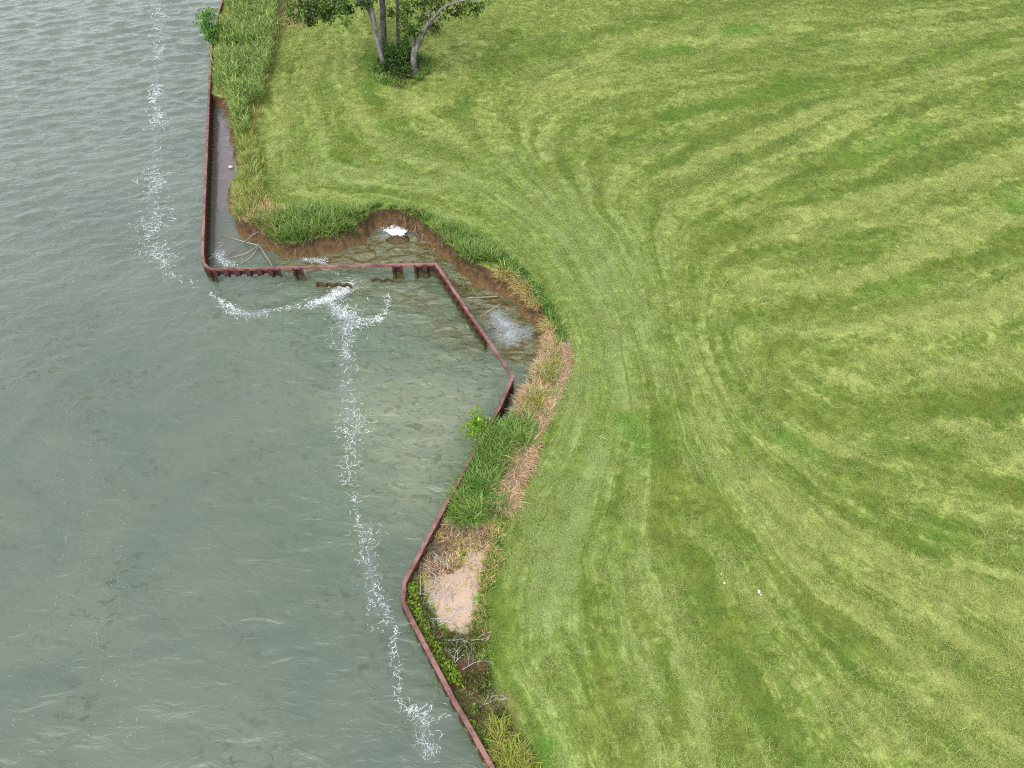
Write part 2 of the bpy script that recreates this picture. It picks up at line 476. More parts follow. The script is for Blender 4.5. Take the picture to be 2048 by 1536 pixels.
# ------------------------------------------------------------------ mowing swaths (surveyed from the photograph)
GUIDES = [
 (0.0, [(560, 40), (545, 250), (535, 340), (610, 400), (740, 400), (900, 435), (1070, 560), (1135, 680), (1125, 800), (1045, 950), (975, 1130), (970, 1330), (1060, 1500), (1120, 1620)]),
 (1.2, [(620, 40), (600, 200), (640, 300), (800, 360), (950, 385), (1080, 490), (1170, 640), (1190, 800), (1130, 960), (1060, 1130), (1050, 1330), (1150, 1536), (1190, 1620)]),
 (2.2, [(700, 0), (690, 150), (740, 250), (850, 310), (1000, 370), (1120, 470), (1210, 640), (1235, 800), (1200, 960), (1140, 1130), (1160, 1300), (1220, 1460), (1260, 1600)]),
 (3.2, [(1900, -40), (1600, 10), (1330, 40), (1110, 95), (1000, 170), (980, 260), (1070, 380), (1170, 490), (1240, 640), (1270, 800), (1250, 950), (1215, 1130), (1250, 1300), (1320, 1480), (1360, 1600)]),
 (4.2, [(2100, 0), (1900, 30), (1716, 61), (1512, 92), (1358, 118), (1205, 148), (1090, 200), (1060, 290), (1140, 400), (1220, 520), (1270, 650), (1300, 800), (1310, 950), (1317, 1060), (1350, 1180), (1400, 1300), (1480, 1480), (1530, 1600)]),
 (5.2, [(2200, 30), (2048, 70), (1921, 102), (1768, 140), (1614, 169), (1460, 205), (1276, 260), (1160, 330), (1180, 420), (1260, 530), (1300, 660), (1340, 800), (1370, 930), (1420, 1060), (1480, 1170), (1550, 1280), (1650, 1420), (1760, 1600)]),
 (6.2, [(2200, 60), (2048, 102), (1896, 148), (1768, 189), (1640, 220), (1537, 266), (1435, 307), (1320, 370), (1270, 440), (1310, 550), (1340, 680), (1380, 810), (1420, 930), (1500, 1050), (1580, 1160), (1700, 1270), (1850, 1390), (2100, 1580)]),
 (7.4, [(2200, 160), (2048, 200), (1870, 256), (1716, 333), (1563, 374), (1400, 450), (1350, 530), (1370, 640), (1410, 770), (1470, 880), (1560, 980), (1680, 1090), (1850, 1200), (2048, 1320), (2150, 1390)]),
 (8.6, [(2200, 330), (2048, 360), (1870, 425), (1700, 460), (1550, 500), (1440, 570), (1420, 650), (1450, 750), (1530, 860), (1650, 960), (1800, 1045), (1930, 1090), (2100, 1150)]),
 (9.6, [(2200, 450), (2048, 501), (1921, 553), (1768, 573), (1614, 609), (1500, 650), (1480, 710), (1540, 790), (1650, 860), (1780, 920), (1900, 950), (2100, 1000)]),
 (10.5, [(2200, 500), (2048, 558), (1896, 624), (1716, 675), (1620, 715), (1620, 750), (1700, 790), (1850, 810), (2100, 800)]),
]
DARK = [
 (1.2, .5, [(1000, 130), (1110, 90), (1250, 55), (1330, 40)]), (0.7, .4, [(1110, 120), (1250, 100), (1370, 95)]),
 (1.1, .6, [(1118, 338), (1200, 290), (1276, 255), (1370, 225), (1460, 205), (1614, 169), (1768, 140), (1921, 95), (2048, 60)]),
 (0.8, .5, [(1290, 340), (1400, 290), (1520, 245), (1600, 215), (1760, 165)]),
 (1.2, .6, [(1390, 440), (1520, 395), (1660, 330), (1768, 270), (1900, 230), (2048, 180)]),
 (0.8, .5, [(1400, 490), (1500, 440), (1640, 400), (1760, 360), (1900, 300), (2048, 260)]),
 (0.8, .5, [(1430, 535), (1520, 510), (1640, 500), (1780, 465)]),
 (0.9, .6, [(1480, 640), (1560, 620), (1660, 605), (1760, 580), (1900, 530), (2048, 470)]),
 (0.7, .5, [(1540, 690), (1620, 700), (1740, 680)]), (0.8, .5, [(1850, 690), (1930, 680), (2048, 640)]),
 (1.0, .6, [(1850, 830), (1950, 830), (2048, 800)]), (0.8, .45, [(1550, 800), (1650, 840), (1750, 850)]),
 (0.8, .55, [(1760, 880), (1860, 910), (1960, 950), (2048, 985)]),
 (0.9, .55, [(1450, 900), (1560, 950), (1690, 1000), (1800, 1060), (1900, 1110)]),
 (0.8, .6, [(1420, 970), (1476, 1057), (1540, 1140), (1640, 1226), (1742, 1290)]),
 (0.7, .6, [(1327, 816), (1330, 955), (1330, 1057), (1399, 1160), (1425, 1262), (1537, 1405), (1614, 1536)]),
 (0.6, .6, [(1240, 878), (1225, 960), (1205, 1040)]), (0.5, .45, [(1307, 1240), (1330, 1340), (1358, 1466)]),
 (0.8, .5, [(990, 1180), (970, 1300), (1010, 1420)]), (0.6, .35, [(1230, 600), (1280, 720), (1310, 780)]),
 (0.9, .4, [(700, 280), (790, 330), (880, 350)]), (0.8, .45, [(670, 300), (690, 330)]), (1.0, .4, [(730, 110), (745, 190), (800, 240), (900, 230), (960, 180)]),
 (0.7, .4, [(1100, 760), (1080, 880), (1040, 990)]), (0.9, .4, [(1030, 60), (1000, 130), (985, 200)]),
 (0.6, .4, [(1190, 1180), (1200, 1300), (1240, 1450)]), (0.7, .4, [(1640, 1290), (1760, 1400), (1900, 1490)]),
]
BRIGHT = [
 (0.9, .4, [(1090, 140), (1200, 110), (1300, 70), (1450, 40)]), (0.9, .45, [(1060, 180), (1180, 165), (1270, 150), (1350, 125), (1480, 95), (1560, 80)]),
 (0.8, .5, [(1348, 353), (1435, 307), (1537, 266), (1640, 220), (1768, 180), (1896, 140), (2048, 100)]), (0.9, .4, [(1700, 130), (1900, 80), (2048, 40)]),
 (0.8, .45, [(1500, 375), (1620, 330), (1720, 300), (1850, 245), (2048, 190)]), (0.9, .5, [(1470, 420), (1600, 430), (1660, 420), (1800, 390), (1950, 350), (2048, 320)]),
 (0.8, .4, [(1560, 480), (1640, 470), (1760, 440), (1900, 400)]), (0.8, .45, [(1500, 590), (1620, 580), (1700, 560), (1900, 500), (2048, 430)]),
 (0.6, .5, [(1550, 670), (1700, 665), (1800, 640), (1930, 600), (2048, 560)]), (0.9, .4, [(1750, 730), (1850, 690), (2048, 610)]),
 (1.0, .5, [(1900, 760), (2048, 720)]), (1.0, .4, [(1560, 900), (1700, 880), (1830, 870)]), (0.9, .4, [(1900, 860), (2048, 890)]),
 (1.1, .5, [(1480, 930), (1580, 1010), (1700, 1060), (1800, 1130), (1950, 1190), (2048, 1220)]),
 (0.9, .5, [(1540, 1060), (1620, 1150), (1720, 1230), (1850, 1330), (2000, 1420)]), (0.8, .4, [(1420, 860), (1450, 960), (1500, 1080), (1560, 1180)]),
 (0.35, .4, [(1260, 880), (1275, 960), (1280, 1040)]), (0.9, .45, [(1215, 893), (1170, 1005), (1102, 1083), (1090, 1200)]),
 (0.7, .4, [(1380, 1050), (1470, 1150), (1520, 1200)]), (0.6, .3, [(1250, 1260), (1290, 1400), (1320, 1500)]), (0.6, .35, [(1340, 1210), (1380, 1330), (1420, 1480)]),
 (1.4, .4, [(1800, 1250), (1950, 1300), (2048, 1330)]), (1.2, .35, [(1700, 1380), (1900, 1450), (2048, 1500)]),
 (2.0, .35, [(1100, 400), (1180, 500), (1230, 620), (1260, 720)]), (1.2, .35, [(600, 60), (640, 110), (580, 200), (570, 290)]),
 (1.2, .35, [(690, 200), (750, 270), (830, 330), (950, 370)]), (1.5, .35, [(620, 350), (760, 340), (900, 360)]), (1.0, .3, [(1150, 760), (1110, 900), (1060, 1000)]),
]
LUSH = [(0.9, .9, [(1470, 60), (1520, 56)]), (0.8, .6, [(1300, 105), (1370, 95)]), (0.8, .9, [(2020, 415), (2060, 400)]), (0.7, .7, [(1570, 870), (1610, 900)]),
        (0.6, .8, [(1262, 840), (1285, 880)]), (0.6, .9, [(1075, 1490), (1095, 1510)]), (0.5, .5, [(690, 315), (700, 325)]), (0.9, .5, [(1700, 320), (1850, 260)]),
        (0.6, .5, [(760, 245), (775, 250)]), (0.5, .8, [(1095, 600), (1110, 660)]), (0.7, .8, [(860, 445), (910, 470), (960, 480)]), (0.7, .35, [(985, 1200), (965, 1290), (990, 1370)]),
        (0.7, .5, [(740, 110), (755, 170), (800, 185)]), (0.6, .5, [(1750, 590), (1850, 560)]), (0.5, .5, [(1860, 1060), (1900, 1080)]), (0.8, .4, [(1920, 120), (2048, 90)]),
        (0.8, .4, [(1340, 235), (1480, 200), (1620, 165)]), (0.6, .35, [(600, 250), (620, 300)]), (0.5, .6, [(740, 402), (800, 412), (850, 430)])]

def thin_plate(pts, val):
    n = len(pts)
    def U_(r2): return 0.5 * r2 * np.log(r2 + 1e-9)
    K = U_(((pts[:, None] - pts[None]) ** 2).sum(2)) + np.eye(n) * 2.0
    Pm = np.c_[np.ones(n), pts]
    A = np.block([[K, Pm], [Pm.T, np.zeros((3, 3))]])
    s = np.linalg.solve(A, np.r_[val, 0, 0, 0])
    def f(x, y):
        o = s[n] + s[n + 1] * x + s[n + 2] * y
        for i in range(n):
            o = o + s[i] * U_((x - pts[i, 0]) ** 2 + (y - pts[i, 1]) ** 2)
        return o
    return f
gp, gw, gu = [], [], []
for w, pl in GUIDES:
    q = PP(pl, ZL)
    L = np.r_[0, np.cumsum(np.hypot(*np.diff(q, axis=0).T))]
    if w < 5: k = np.argmin(np.hypot(q[:, 0] - P(1210, 620)[0], q[:, 1] - P(1210, 620)[1]))
    else: k = np.argmin(q[:, 0])
    gp.append(q); gw += [w] * len(q); gu += list(L - L[k])
gp = np.vstack(gp)
F_W, F_U = thin_plate(gp, np.array(gw)), thin_plate(gp, np.array(gu))

def strokes(x, y, lst, narrow=1.0):
    o = np.zeros(x.shape)
    for s, a, pl in lst:
        s *= narrow
        q = PP(pl, ZL)
        lo, hi = q.min(0) - 3 * s, q.max(0) + 3 * s
        m = (x > lo[0]) & (x < hi[0]) & (y > lo[1]) & (y < hi[1])
        if m.any():
            d = dist_poly(x[m], y[m], q)
            o[m] = np.maximum(o[m], a * np.exp(-(d / s) ** 2))
    return o

# regions of other ground (photograph outlines set down on the ground)
SAND = PP([(834, 1170), (868, 1152), (925, 1136), (938, 1102), (978, 1106), (970, 1160), (954, 1200), (946, 1268), (908, 1270), (880, 1232), (864, 1194)], 0.7)
LITTER = PP([(880, 1040), (985, 1058), (990, 1110), (940, 1180), (850, 1178), (825, 1150)], 0.7)
WEEDS = PP([(806, 1170), (840, 1160), (850, 1200), (880, 1260), (930, 1270), (945, 1235), (965, 1230), (980, 1300), (985, 1380), (1020, 1440), (1062, 1536), (1100, 1610), (1010, 1610), (985, 1536), (905, 1396), (808, 1210)], 0.6)
DRYRIM = [(0.35, .95, [(1118, 690), (1125, 720), (1110, 770), (1085, 830), (1065, 860)]), (0.5, .8, [(1050, 890), (1030, 940), (1010, 990), (1005, 1020)]),
          (0.35, .5, [(500, 300), (495, 350), (500, 410)]), (0.5, .6, [(985, 1395), (1000, 1430), (1010, 1460)]), (0.3, .7, [(1040, 1480), (1060, 1536)]),
          (0.5, .5, [(560, 20), (580, 40), (600, 50)]), (0.3, .7, [(770, 420), (800, 422)]), (0.3, .5, [(735, 428), (760, 425)]), (0.6, .7, [(900, 8), (960, 12)])]

def height(x, y):
    """ground height, plus how much of it is bare bank face"""
    d = dist_poly(x, y, BANK)
    land = inside(x, y, LAND)
    wob = 0.45 * (fbm(x * 1.0, y * 1.0, 5) - 0.5) + 0.34 * (fbm(x * 4, y * 4, 9, 3) - 0.5)
    ds = np.where(land, d, -d) + wob
    wb = 0.30 + 0.45 * fbm(x * 0.35, y * 0.35, 31, 2)
    face = sstep(0, 1, np.clip(ds / wb, 0, 1))
    top = np.full(x.shape, ZL)
    dwA, dwB = dist_poly(x, y, LANDWALL_A), dist_poly(x, y, LANDWALL_B)
    top = np.minimum(top, 0.66 + 0.3 * sstep(0.5, 3.5, dwA))
    top = np.minimum(top, 0.50 + 0.42 * sstep(0.3, 2.8, dwB))
    und = 0.10 * (fbm(x * 0.09, y * 0.09, 3) - 0.5) + 0.05 * (fbm(x * 0.6, y * 0.6, 8) - 0.5) * sstep(0.3, 2, np.minimum(dwA, dwB))
    bed = -0.10 - 0.55 * sstep(0.0, 3.5, -ds) + 0.05 * (fbm(x * 2, y * 2, 12) - 0.5)
    # the silted-up strip behind the western wall
    strip = inside(x, y, MUDPOLY) * sstep(-0.2, 0.4, sdist(x, y, MUDPOLY))
    bed = np.maximum(bed, bed * (1 - strip) + strip * (0.02 + 0.07 * (fbm(x * 1.4, y * 0.8, 77) - 0.5)))
    z = np.where(ds > 0, (top + und - 0.0) * face + bed * (1 - face), bed)
    z = np.where(land & (ds <= 0), np.maximum(bed, -0.1), z)
    soil = np.where(ds > -0.6, 1 - sstep(wb * 0.75, wb * 1.15 + 0.05, ds), 1.0) 
    return z, np.clip(soil, 0, 1), ds, strip, dwA, dwB
MUDPOLY = np.array([*PP([(421, 226), (440, 224), (462, 240), (472, 300), (482, 345), (472, 400), (455, 425), (436, 432), (418, 424), (417, 330)], 0.0)])
MUDPOLY = MUDPOLY + np.array([0.0, 0.0])

# ------------------------------------------------------------------ ground
def axis(parts):
    a = []
    for lo, hi, st in parts: a.append(np.arange(lo, hi - 1e-6, st))
    return np.concatenate(a + [[parts[-1][1]]])
XS = axis([(-60, -40, 4), (-40, -31, 0.6), (-31, -17.5, 0.2), (-17.5, 2.6, 0.085), (2.6, 50, 0.22), (50, 420, 18)])
YS = axis([(-90, 0, 9), (0, 4, 0.5), (4, 46, 0.09), (46, 80, 0.25), (80, 420, 17)])
GX, GY = np.meshgrid(XS, YS)
NXg, NYg = len(XS), len(YS)
gx, gy = GX.ravel().copy(), GY.ravel().copy()
lee = inside(gx, gy, LEE)
near_w = (~lee) & (dist_poly(gx, gy, WALL2) < 0.6)
for k in np.nonzero(near_w)[0]:                  # draw the edge of the sheet onto the wall line
    q = np.array([gx[k], gy[k]]); best = 1e9
    for i in range(len(WALL2) - 1):
        a, b = WALL2[i], WALL2[i + 1]
        t = min(1, max(0, ((q - a) @ (b - a)) / ((b - a) @ (b - a))))
        p = a + t * (b - a); d = (p[0] - q[0]) ** 2 + (p[1] - q[1]) ** 2
        if d < best: best = d; bp = p
    gx[k], gy[k] = bp
near = (gx > -31) & (gx < 52) & (gy > 0) & (gy < 84)
gz = np.full(gx.shape, ZL); soil = np.zeros(gx.shape); strip = np.zeros(gx.shape)
ds = np.full(gx.shape, 50.0); dwA = np.full(gx.shape, 50.0); dwB = np.full(gx.shape, 50.0)
gz[near], soil[near], ds[near], strip[near], dwA[near], dwB[near] = height(gx[near], gy[near])
sand = np.zeros(gx.shape); litter = np.zeros(gx.shape); weeds = np.zeros(gx.shape)
nb = near & (gx < 4)
sand[nb] = sstep(-0.55, 0.45, sdist(gx[nb], gy[nb], SAND))
litter[nb] = sstep(-0.7, 0.5, sdist(gx[nb], gy[nb], LITTER))
weeds[nb] = sstep(-0.3, 0.3, sdist(gx[nb], gy[nb], WEEDS))
gz += 0.05 * sand
clip = np.full(gx.shape, 0.48); lush = np.zeros(gx.shape); straw = np.zeros(gx.shape)
su = np.zeros(gx.shape); sw = np.zeros(gx.shape); pale = np.zeros(gx.shape)
wx = gx + 0.9 * (fbm(gx * 0.5, gy * 0.5, 41) - 0.5) + 0.5 * (fbm(gx * 1.7, gy * 1.7, 42, 3) - 0.5)
wy = gy + 1.2 * (fbm(gx * 0.5, gy * 0.5, 51) - 0.5) + 0.5 * (fbm(gx * 1.7, gy * 1.7, 52, 3) - 0.5)
clip[near] += strokes(wx[near], wy[near], BRIGHT, .75) - 0.82 * strokes(wx[near], wy[near], DARK, .75)
lush[near] = np.clip(strokes(wx[near], wy[near], LUSH) * (0.5 + fbm(gx[near] * 1.5, gy[near] * 1.5, 61)), 0, 1)
straw[near] = np.clip(strokes(wx[near], wy[near], DRYRIM), 0, 1)
su[near], sw[near] = F_U(gx[near], gy[near]), F_W(gx[near], gy[near])
far = ~near
sw[far] = gy[far] * 0.3; su[far] = gx[far]
NECK = [(5.5, 1.0, [(1000, 380), (1180, 520), (1200, 700), (1130, 950), (1080, 1200)]), (4, .8, [(640, 330), (800, 340), (950, 380)])]
pale[near] = strokes(gx[near], gy[near], NECK)
mud = strip * (ds < 0.1)
bare = np.maximum.reduce([soil, sand, litter, mud])
lawn_mask = np.clip(1 - bare * 1.4, 0, 1) * (1 - weeds) * near
# the camera's field with a margin, so that no grass is grown where nobody looks
vx, vy, vz = gx, gy * sp + (gz - CAM_H) * cp, gy * cp - (gz - CAM_H) * sp
inview = (np.abs(vx) < 0.86 * vz) & (np.abs(vy) < 0.68 * vz) & (vz > 1)
dens_g = lawn_mask * inview
dens_c = lawn_mask * inview * np.clip(sstep(0.22, 0.95, clip + 0.5 * (fbm(gx * .8, gy * .8, 222, 3) - .5)), 0, 1) * (1 - 0.8 * lush) * (1 - straw)
V = np.c_[gx, gy, gz]
ii = np.arange(NXg * NYg).reshape(NYg, NXg)
Q = np.stack([ii[:-1, :-1], ii[:-1, 1:], ii[1:, 1:], ii[1:, :-1]], -1).reshape(-1, 4)
keep = lee[Q].any(1)
ar = np.abs((gx[Q[:, 2]] - gx[Q[:, 0]]) * (gy[Q[:, 3]] - gy[Q[:, 1]]) - (gy[Q[:, 2]] - gy[Q[:, 0]]) * (gx[Q[:, 3]] - gx[Q[:, 1]]))
keep &= ar > 1e-7
Q = Q[keep]
fz, fso, fsa, fmu, fli, fwe = (a[Q].mean(1) for a in (gz, soil, sand, mud, litter, weeds))
fds = ds[Q].mean(1)
cls = np.zeros(len(Q), int)                      # 0 lawn
cls[(fso > 0.5)] = 1                             # bank face
cls[(fso > 0.5) & (fds < -0.35)] = 2             # bed
cls[fmu > 0.5] = 3
cls[(fsa > 0.5) & (cls == 0)] = 4
cls[((fli > 0.5) | (fwe > 0.5)) & (cls == 0)] = 5
ATT = dict(clip=clip, lush=lush, straw=straw, pale=pale, su=su, sw=sw, soil=np.maximum(soil, weeds * 0.75), mud=mud, sand=sand, litter=np.maximum(litter, 0), dens_g=dens_g, dens_c=dens_c)
lawn_o = None
for k, nm in enumerate(('lawn', 'soil_bank', 'lake_bed', 'mud_flat', 'sand', 'bare_ground')):
    q = Q[cls == k]
    if not len(q): continue
    us, inv = np.unique(q, return_inverse=True)
    me = mesh_np(nm, V[us], [inv.reshape(-1, 4)], True, {a: b[us] for a, b in ATT.items()})
    o = tag(link(nm, me, M['ground']), kind='structure')
    if k == 0: lawn_o = o
def ground_z(x, y):
    x, y = np.atleast_1d(np.asarray(x, float)), np.atleast_1d(np.asarray(y, float))
    return height(x, y)[0]

# ------------------------------------------------------------------ water
WX = axis([(-420, -64, 20), (-64, -46, 0.6), (-46, -24, 0.19), (-24, 2.4, 0.115)])
WY = axis([(-90, 0, 6), (0, 4, 0.5), (4, 44, 0.115), (44, 78, 0.17), (78, 420, 18)])
AX, AY = np.meshgrid(WX, WY)
ax, ay = AX.ravel(), AY.ravel()
SHALLOW = PP([(560, 522), (700, 505), (760, 460), (850, 470), (900, 520), (1000, 590), (1080, 650), (1095, 700), (1060, 745), (1000, 690), (930, 600), (880, 530), (700, 536), (580, 538)], 0)
SHALLOW2 = PP([(620, 560), (880, 545), (940, 640), (990, 710), (900, 740), (800, 640), (700, 600)], 0)
PLUME = PP([(640, 800), (720, 760), (850, 735), (1010, 755), (985, 830), (930, 900), (880, 1000), (850, 1075), (790, 1040), (730, 960), (670, 880)], 0)
CALM = np.array([*PP([(418, 205), (445, 215), (475, 300), (480, 380), (462, 440), (470, 490), (500, 505), (520, 520), (440, 528), (412, 520), (412, 400)], 0)])
nw = (ax > -50) & (ay < 80) & (ay > 0)
def blur_poly(pg, w): 
    o = np.zeros(ax.shape); o[nw] = sstep(-w, w, sdist(ax[nw] + 1.2 * (fbm(ax[nw] * .6, ay[nw] * .6, 71) - .5), ay[nw] + 1.2 * (fbm(ax[nw] * .6, ay[nw] * .6, 72) - .5), pg)); return o
shallow = np.clip(blur_poly(SHALLOW, 0.6) + 0.55 * blur_poly(SHALLOW2, 2.0), 0, 1)
plume = 0.85 * blur_poly(PLUME, 2.8)
calm = blur_poly(CALM, 0.35)
green = np.zeros(ax.shape)
green[nw] = np.exp(-(dist_poly(ax[nw], ay[nw], PP([(700, 600), (860, 640), (900, 740), (850, 900)], 0)) / 5.5) ** 2)
wz = np.zeros(ax.shape)
r5 = np.random.default_rng(5)
for k in range(46):
    lam = 0.7 * (2.2 / 0.7) ** r5.random()
    th = R(-78) + r5.normal(0, 0.42)
    kk = 2 * math.pi / lam
    ph = kk * (ax * math.cos(th) + ay * math.sin(th)) + r5.random() * 6.28
    wz += 0.0075 * lam ** 0.9 * (np.sin(ph) + 0.25 * np.sin(2 * ph))
bay = green * 1.0
gust = (0.55 + 0.9 * fbm(ax * 0.11, ay * 0.07, 90)) * (0.20 + 0.58 * sstep(16, 58, ay) + 0.35 * bay)
wz *= gust * (1 - 0.93 * calm) * np.clip(1 - (np.abs(ax) - 46) / 10, 0, 1) * np.clip(1 - (ay - 74) / 8, 0, 1) * (ay > 2)
jj = np.arange(len(ax)).reshape(len(WY), len(WX))
WQ = np.stack([jj[:-1, :-1], jj[:-1, 1:], jj[1:, 1:], jj[1:, :-1]], -1).reshape(-1, 4)
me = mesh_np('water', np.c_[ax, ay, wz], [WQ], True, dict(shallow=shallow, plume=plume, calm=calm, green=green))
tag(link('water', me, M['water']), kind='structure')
def water_z(x, y):                                # bilinear lookup on the regular part of the grid
    i = np.clip(np.searchsorted(WX, x) - 1, 0, len(WX) - 2); j = np.clip(np.searchsorted(WY, y) - 1, 0, len(WY) - 2)
    tx = (x - WX[i]) / (WX[i + 1] - WX[i]); ty = (y - WY[j]) / (WY[j + 1] - WY[j])
    Z = wz.reshape(len(WY), len(WX))
    return (Z[j, i] * (1 - tx) + Z[j, i + 1] * tx) * (1 - ty) + (Z[j + 1, i] * (1 - tx) + Z[j + 1, i + 1] * tx) * ty

# ------------------------------------------------------------------ the sheet pile wall
wall = thing('sheet_pile_wall', WALL[I_CORNER] * 1.0 - Vector((0, 0, ZCAP)), 'long rusty sheet pile wall with a flat red cap zigzagging along the water', 'wall')
prof = [(-.072, -.11), (-.072, 0), (.072, 0), (.072, -.11), (.058, -.11), (.058, -.014), (-.058, -.014), (-.058, -.11)]
def mitre(i):
    a = (WALL[i] - WALL[i - 1]).normalized() if i > 0 else None
    b = (WALL[i + 1] - WALL[i]).normalized() if i < len(WALL) - 1 else None
    a, b = a or b, b or a
    t = (a + b).normalized()
    n = Vector((-t.y, t.x, 0))
    return n / max(0.4, t.dot(a))
MIT = [mitre(i) for i in range(len(WALL))]
for i in range(len(WALL) - 1):
    A, B = WALL[i], WALL[i + 1]
    L = (B - A).length
    seg = max(1, int(L / 0.8))
    vs, fs = [], []
    for k in range(seg + 1):
        t = k / seg
        c, n = A.lerp(B, t), MIT[i].lerp(MIT[i + 1], t) if False else (MIT[i] if k == 0 else MIT[i + 1] if k == seg else Vector((-(B - A).normalized().y, (B - A).normalized().x, 0)))
        sag = 0.0 if k in (0, seg) else random.uniform(-.012, .012)
        for u, z in prof: vs.append(c + n * (u + sag) + Vector((0, 0, z + sag)))
    for k in range(seg):
        for j in range(8):
            j2 = (j + 1) % 8
            fs.append((k * 8 + j, (k + 1) * 8 + j, (k + 1) * 8 + j2, k * 8 + j2))
    me = bpy.data.meshes.new('cap'); me.from_pydata([tuple(v) for v in vs], [], fs); me.update()
    link('cap', me, M['cap'], wall)
PAN = [(-.28, -.085), (-.17, -.085), (-.10, .085), (.10, .085), (.17, -.085), (.28, -.085)]
def sheet_mesh(zt, zb, name='sheet_pile', jag_top=0.0, jag_bot=0.0, seed=0):
    r = random.Random(seed)
    xs = []
    for (x0, y0), (x1, y1) in zip(PAN[:-1], PAN[1:]):
        for t in (0, .5): xs.append((x0 + (x1 - x0) * t, y0 + (y1 - y0) * t))
    xs.append(PAN[-1])
    vs, fs = [], []
    n = len(xs)
    for off in (0.0, 0.014):
        for z, j in ((zb, jag_bot), (zt, jag_top)):
            rr = random.Random(seed)
            for (x, y) in xs: vs.append((x, y + off, z + rr.uniform(-j, j)))
    for k in range(n - 1):
        fs.append((k, k + 1, n + k + 1, n + k))
        fs.append((2 * n + k + 1, 2 * n + k, 3 * n + k, 3 * n + k + 1))
        fs.append((n + k, n + k + 1, 3 * n + k + 1, 3 * n + k))
        fs.append((k + 1, k, 2 * n + k, 2 * n + k + 1))
    fs.append((0, n, 3 * n, 2 * n)); fs.append((n - 1, 3 * n - 1 - 0 if False else 2 * n + n - 1, 3 * n + n - 1, n + n - 1))
    me = bpy.data.meshes.new(name); me.from_pydata(vs, [], fs); me.update()
    return me
ZT = ZCAP - 0.02
SHEET = sheet_mesh(ZT, -0.7)
SHEET.materials.append(M['sheet'])
HANG = [sheet_mesh(ZT, b, 'sheet_pile', 0, .05, s) for b, s in ((0.44, 1), (0.40, 2), (0.28, 3))]
for h in HANG: h.materials.append(M['sheet'])
def place_sheet(me, pos, ang, sx=1.0, nm='sheet_pile'):
    o = bpy.data.objects.new(nm, me); COL.objects.link(o)
    o.parent = wall
    o.location = Vector((pos.x, pos.y, 0)) - Vector(wall.location)
    o.rotation_euler = (0, 0, ang); o.scale = (sx, 1, 1)
    return o
for i in range(len(WALL) - 1):
    A, B = WALL[i], WALL[i + 1]
    L = (B - A).length
    n = max(1, round(L / 0.56)); stp = L / n
    ang = math.atan2((B - A).y, (B - A).x)
    for k in range(n):
        c = A.lerp(B, (k + .5) / n)
        me = SHEET
        if i == I_FRONT0:                        # broken front run: only some sheets still stand
            px = 427 + (871 - 427) * (k + .5) / n
            if px < 540: me = HANG[k % 2]
            elif px < 567: me = HANG[2]
            elif 588 <= px <= 611: me = SHEET
            elif 786 <= px <= 809 or px > 829: me = SHEET
            else: continue
        if i == I_CORNER:
            py = 527 + (753 - 527) * ((k + .5) / n)
            f = (k + .5) / n
            if f > 0.70: continue
        if i == len(WALL) - 2 and k > 5: continue
        if i == 0 and k > n + 1: continue
        place_sheet(me, c, ang, stp / 0.56 * 0.995)
# broken stumps in the gap of the front run
def stump(px0, px1, py, top, seed, label):
    a, b = P(px0, py, top), P(px1, py, top)
    n = max(1, round((b - a).length / 0.5))
    root = thing('broken_sheet_pile', Vector((a.x, a.y, 0)), label, 'sheet pile', 'broken sheet pile stumps in the gap of the front wall')
    for k in range(n):
        me = sheet_mesh(top - 0.05 * k + random.uniform(-.02, .02), -0.7, 'sheet_pile', 0.035, 0, seed + k)
        me.materials.append(M['stump'])
        o = bpy.data.objects.new('sheet_pile', me); COL.objects.link(o); o.parent = root
        o.location = ((k + .5) * (b.x - a.x) / n, (k + .5) * (b.y - a.y) / n + 0.0, 0)
        o.scale = ((b - a).length / n / 0.56, .5, 1)
        o.rotation_euler = (0, 0, math.atan2(b.y - a.y, b.x - a.x))
stump(630, 702, 564, 0.30, 30, 'rotted olive stump of sheet piling just above the water beside the tallest foam')
stump(742, 786, 556, 0.24, 40, 'short rotted sheet pile stump beside the right hand standing pile in the gap')

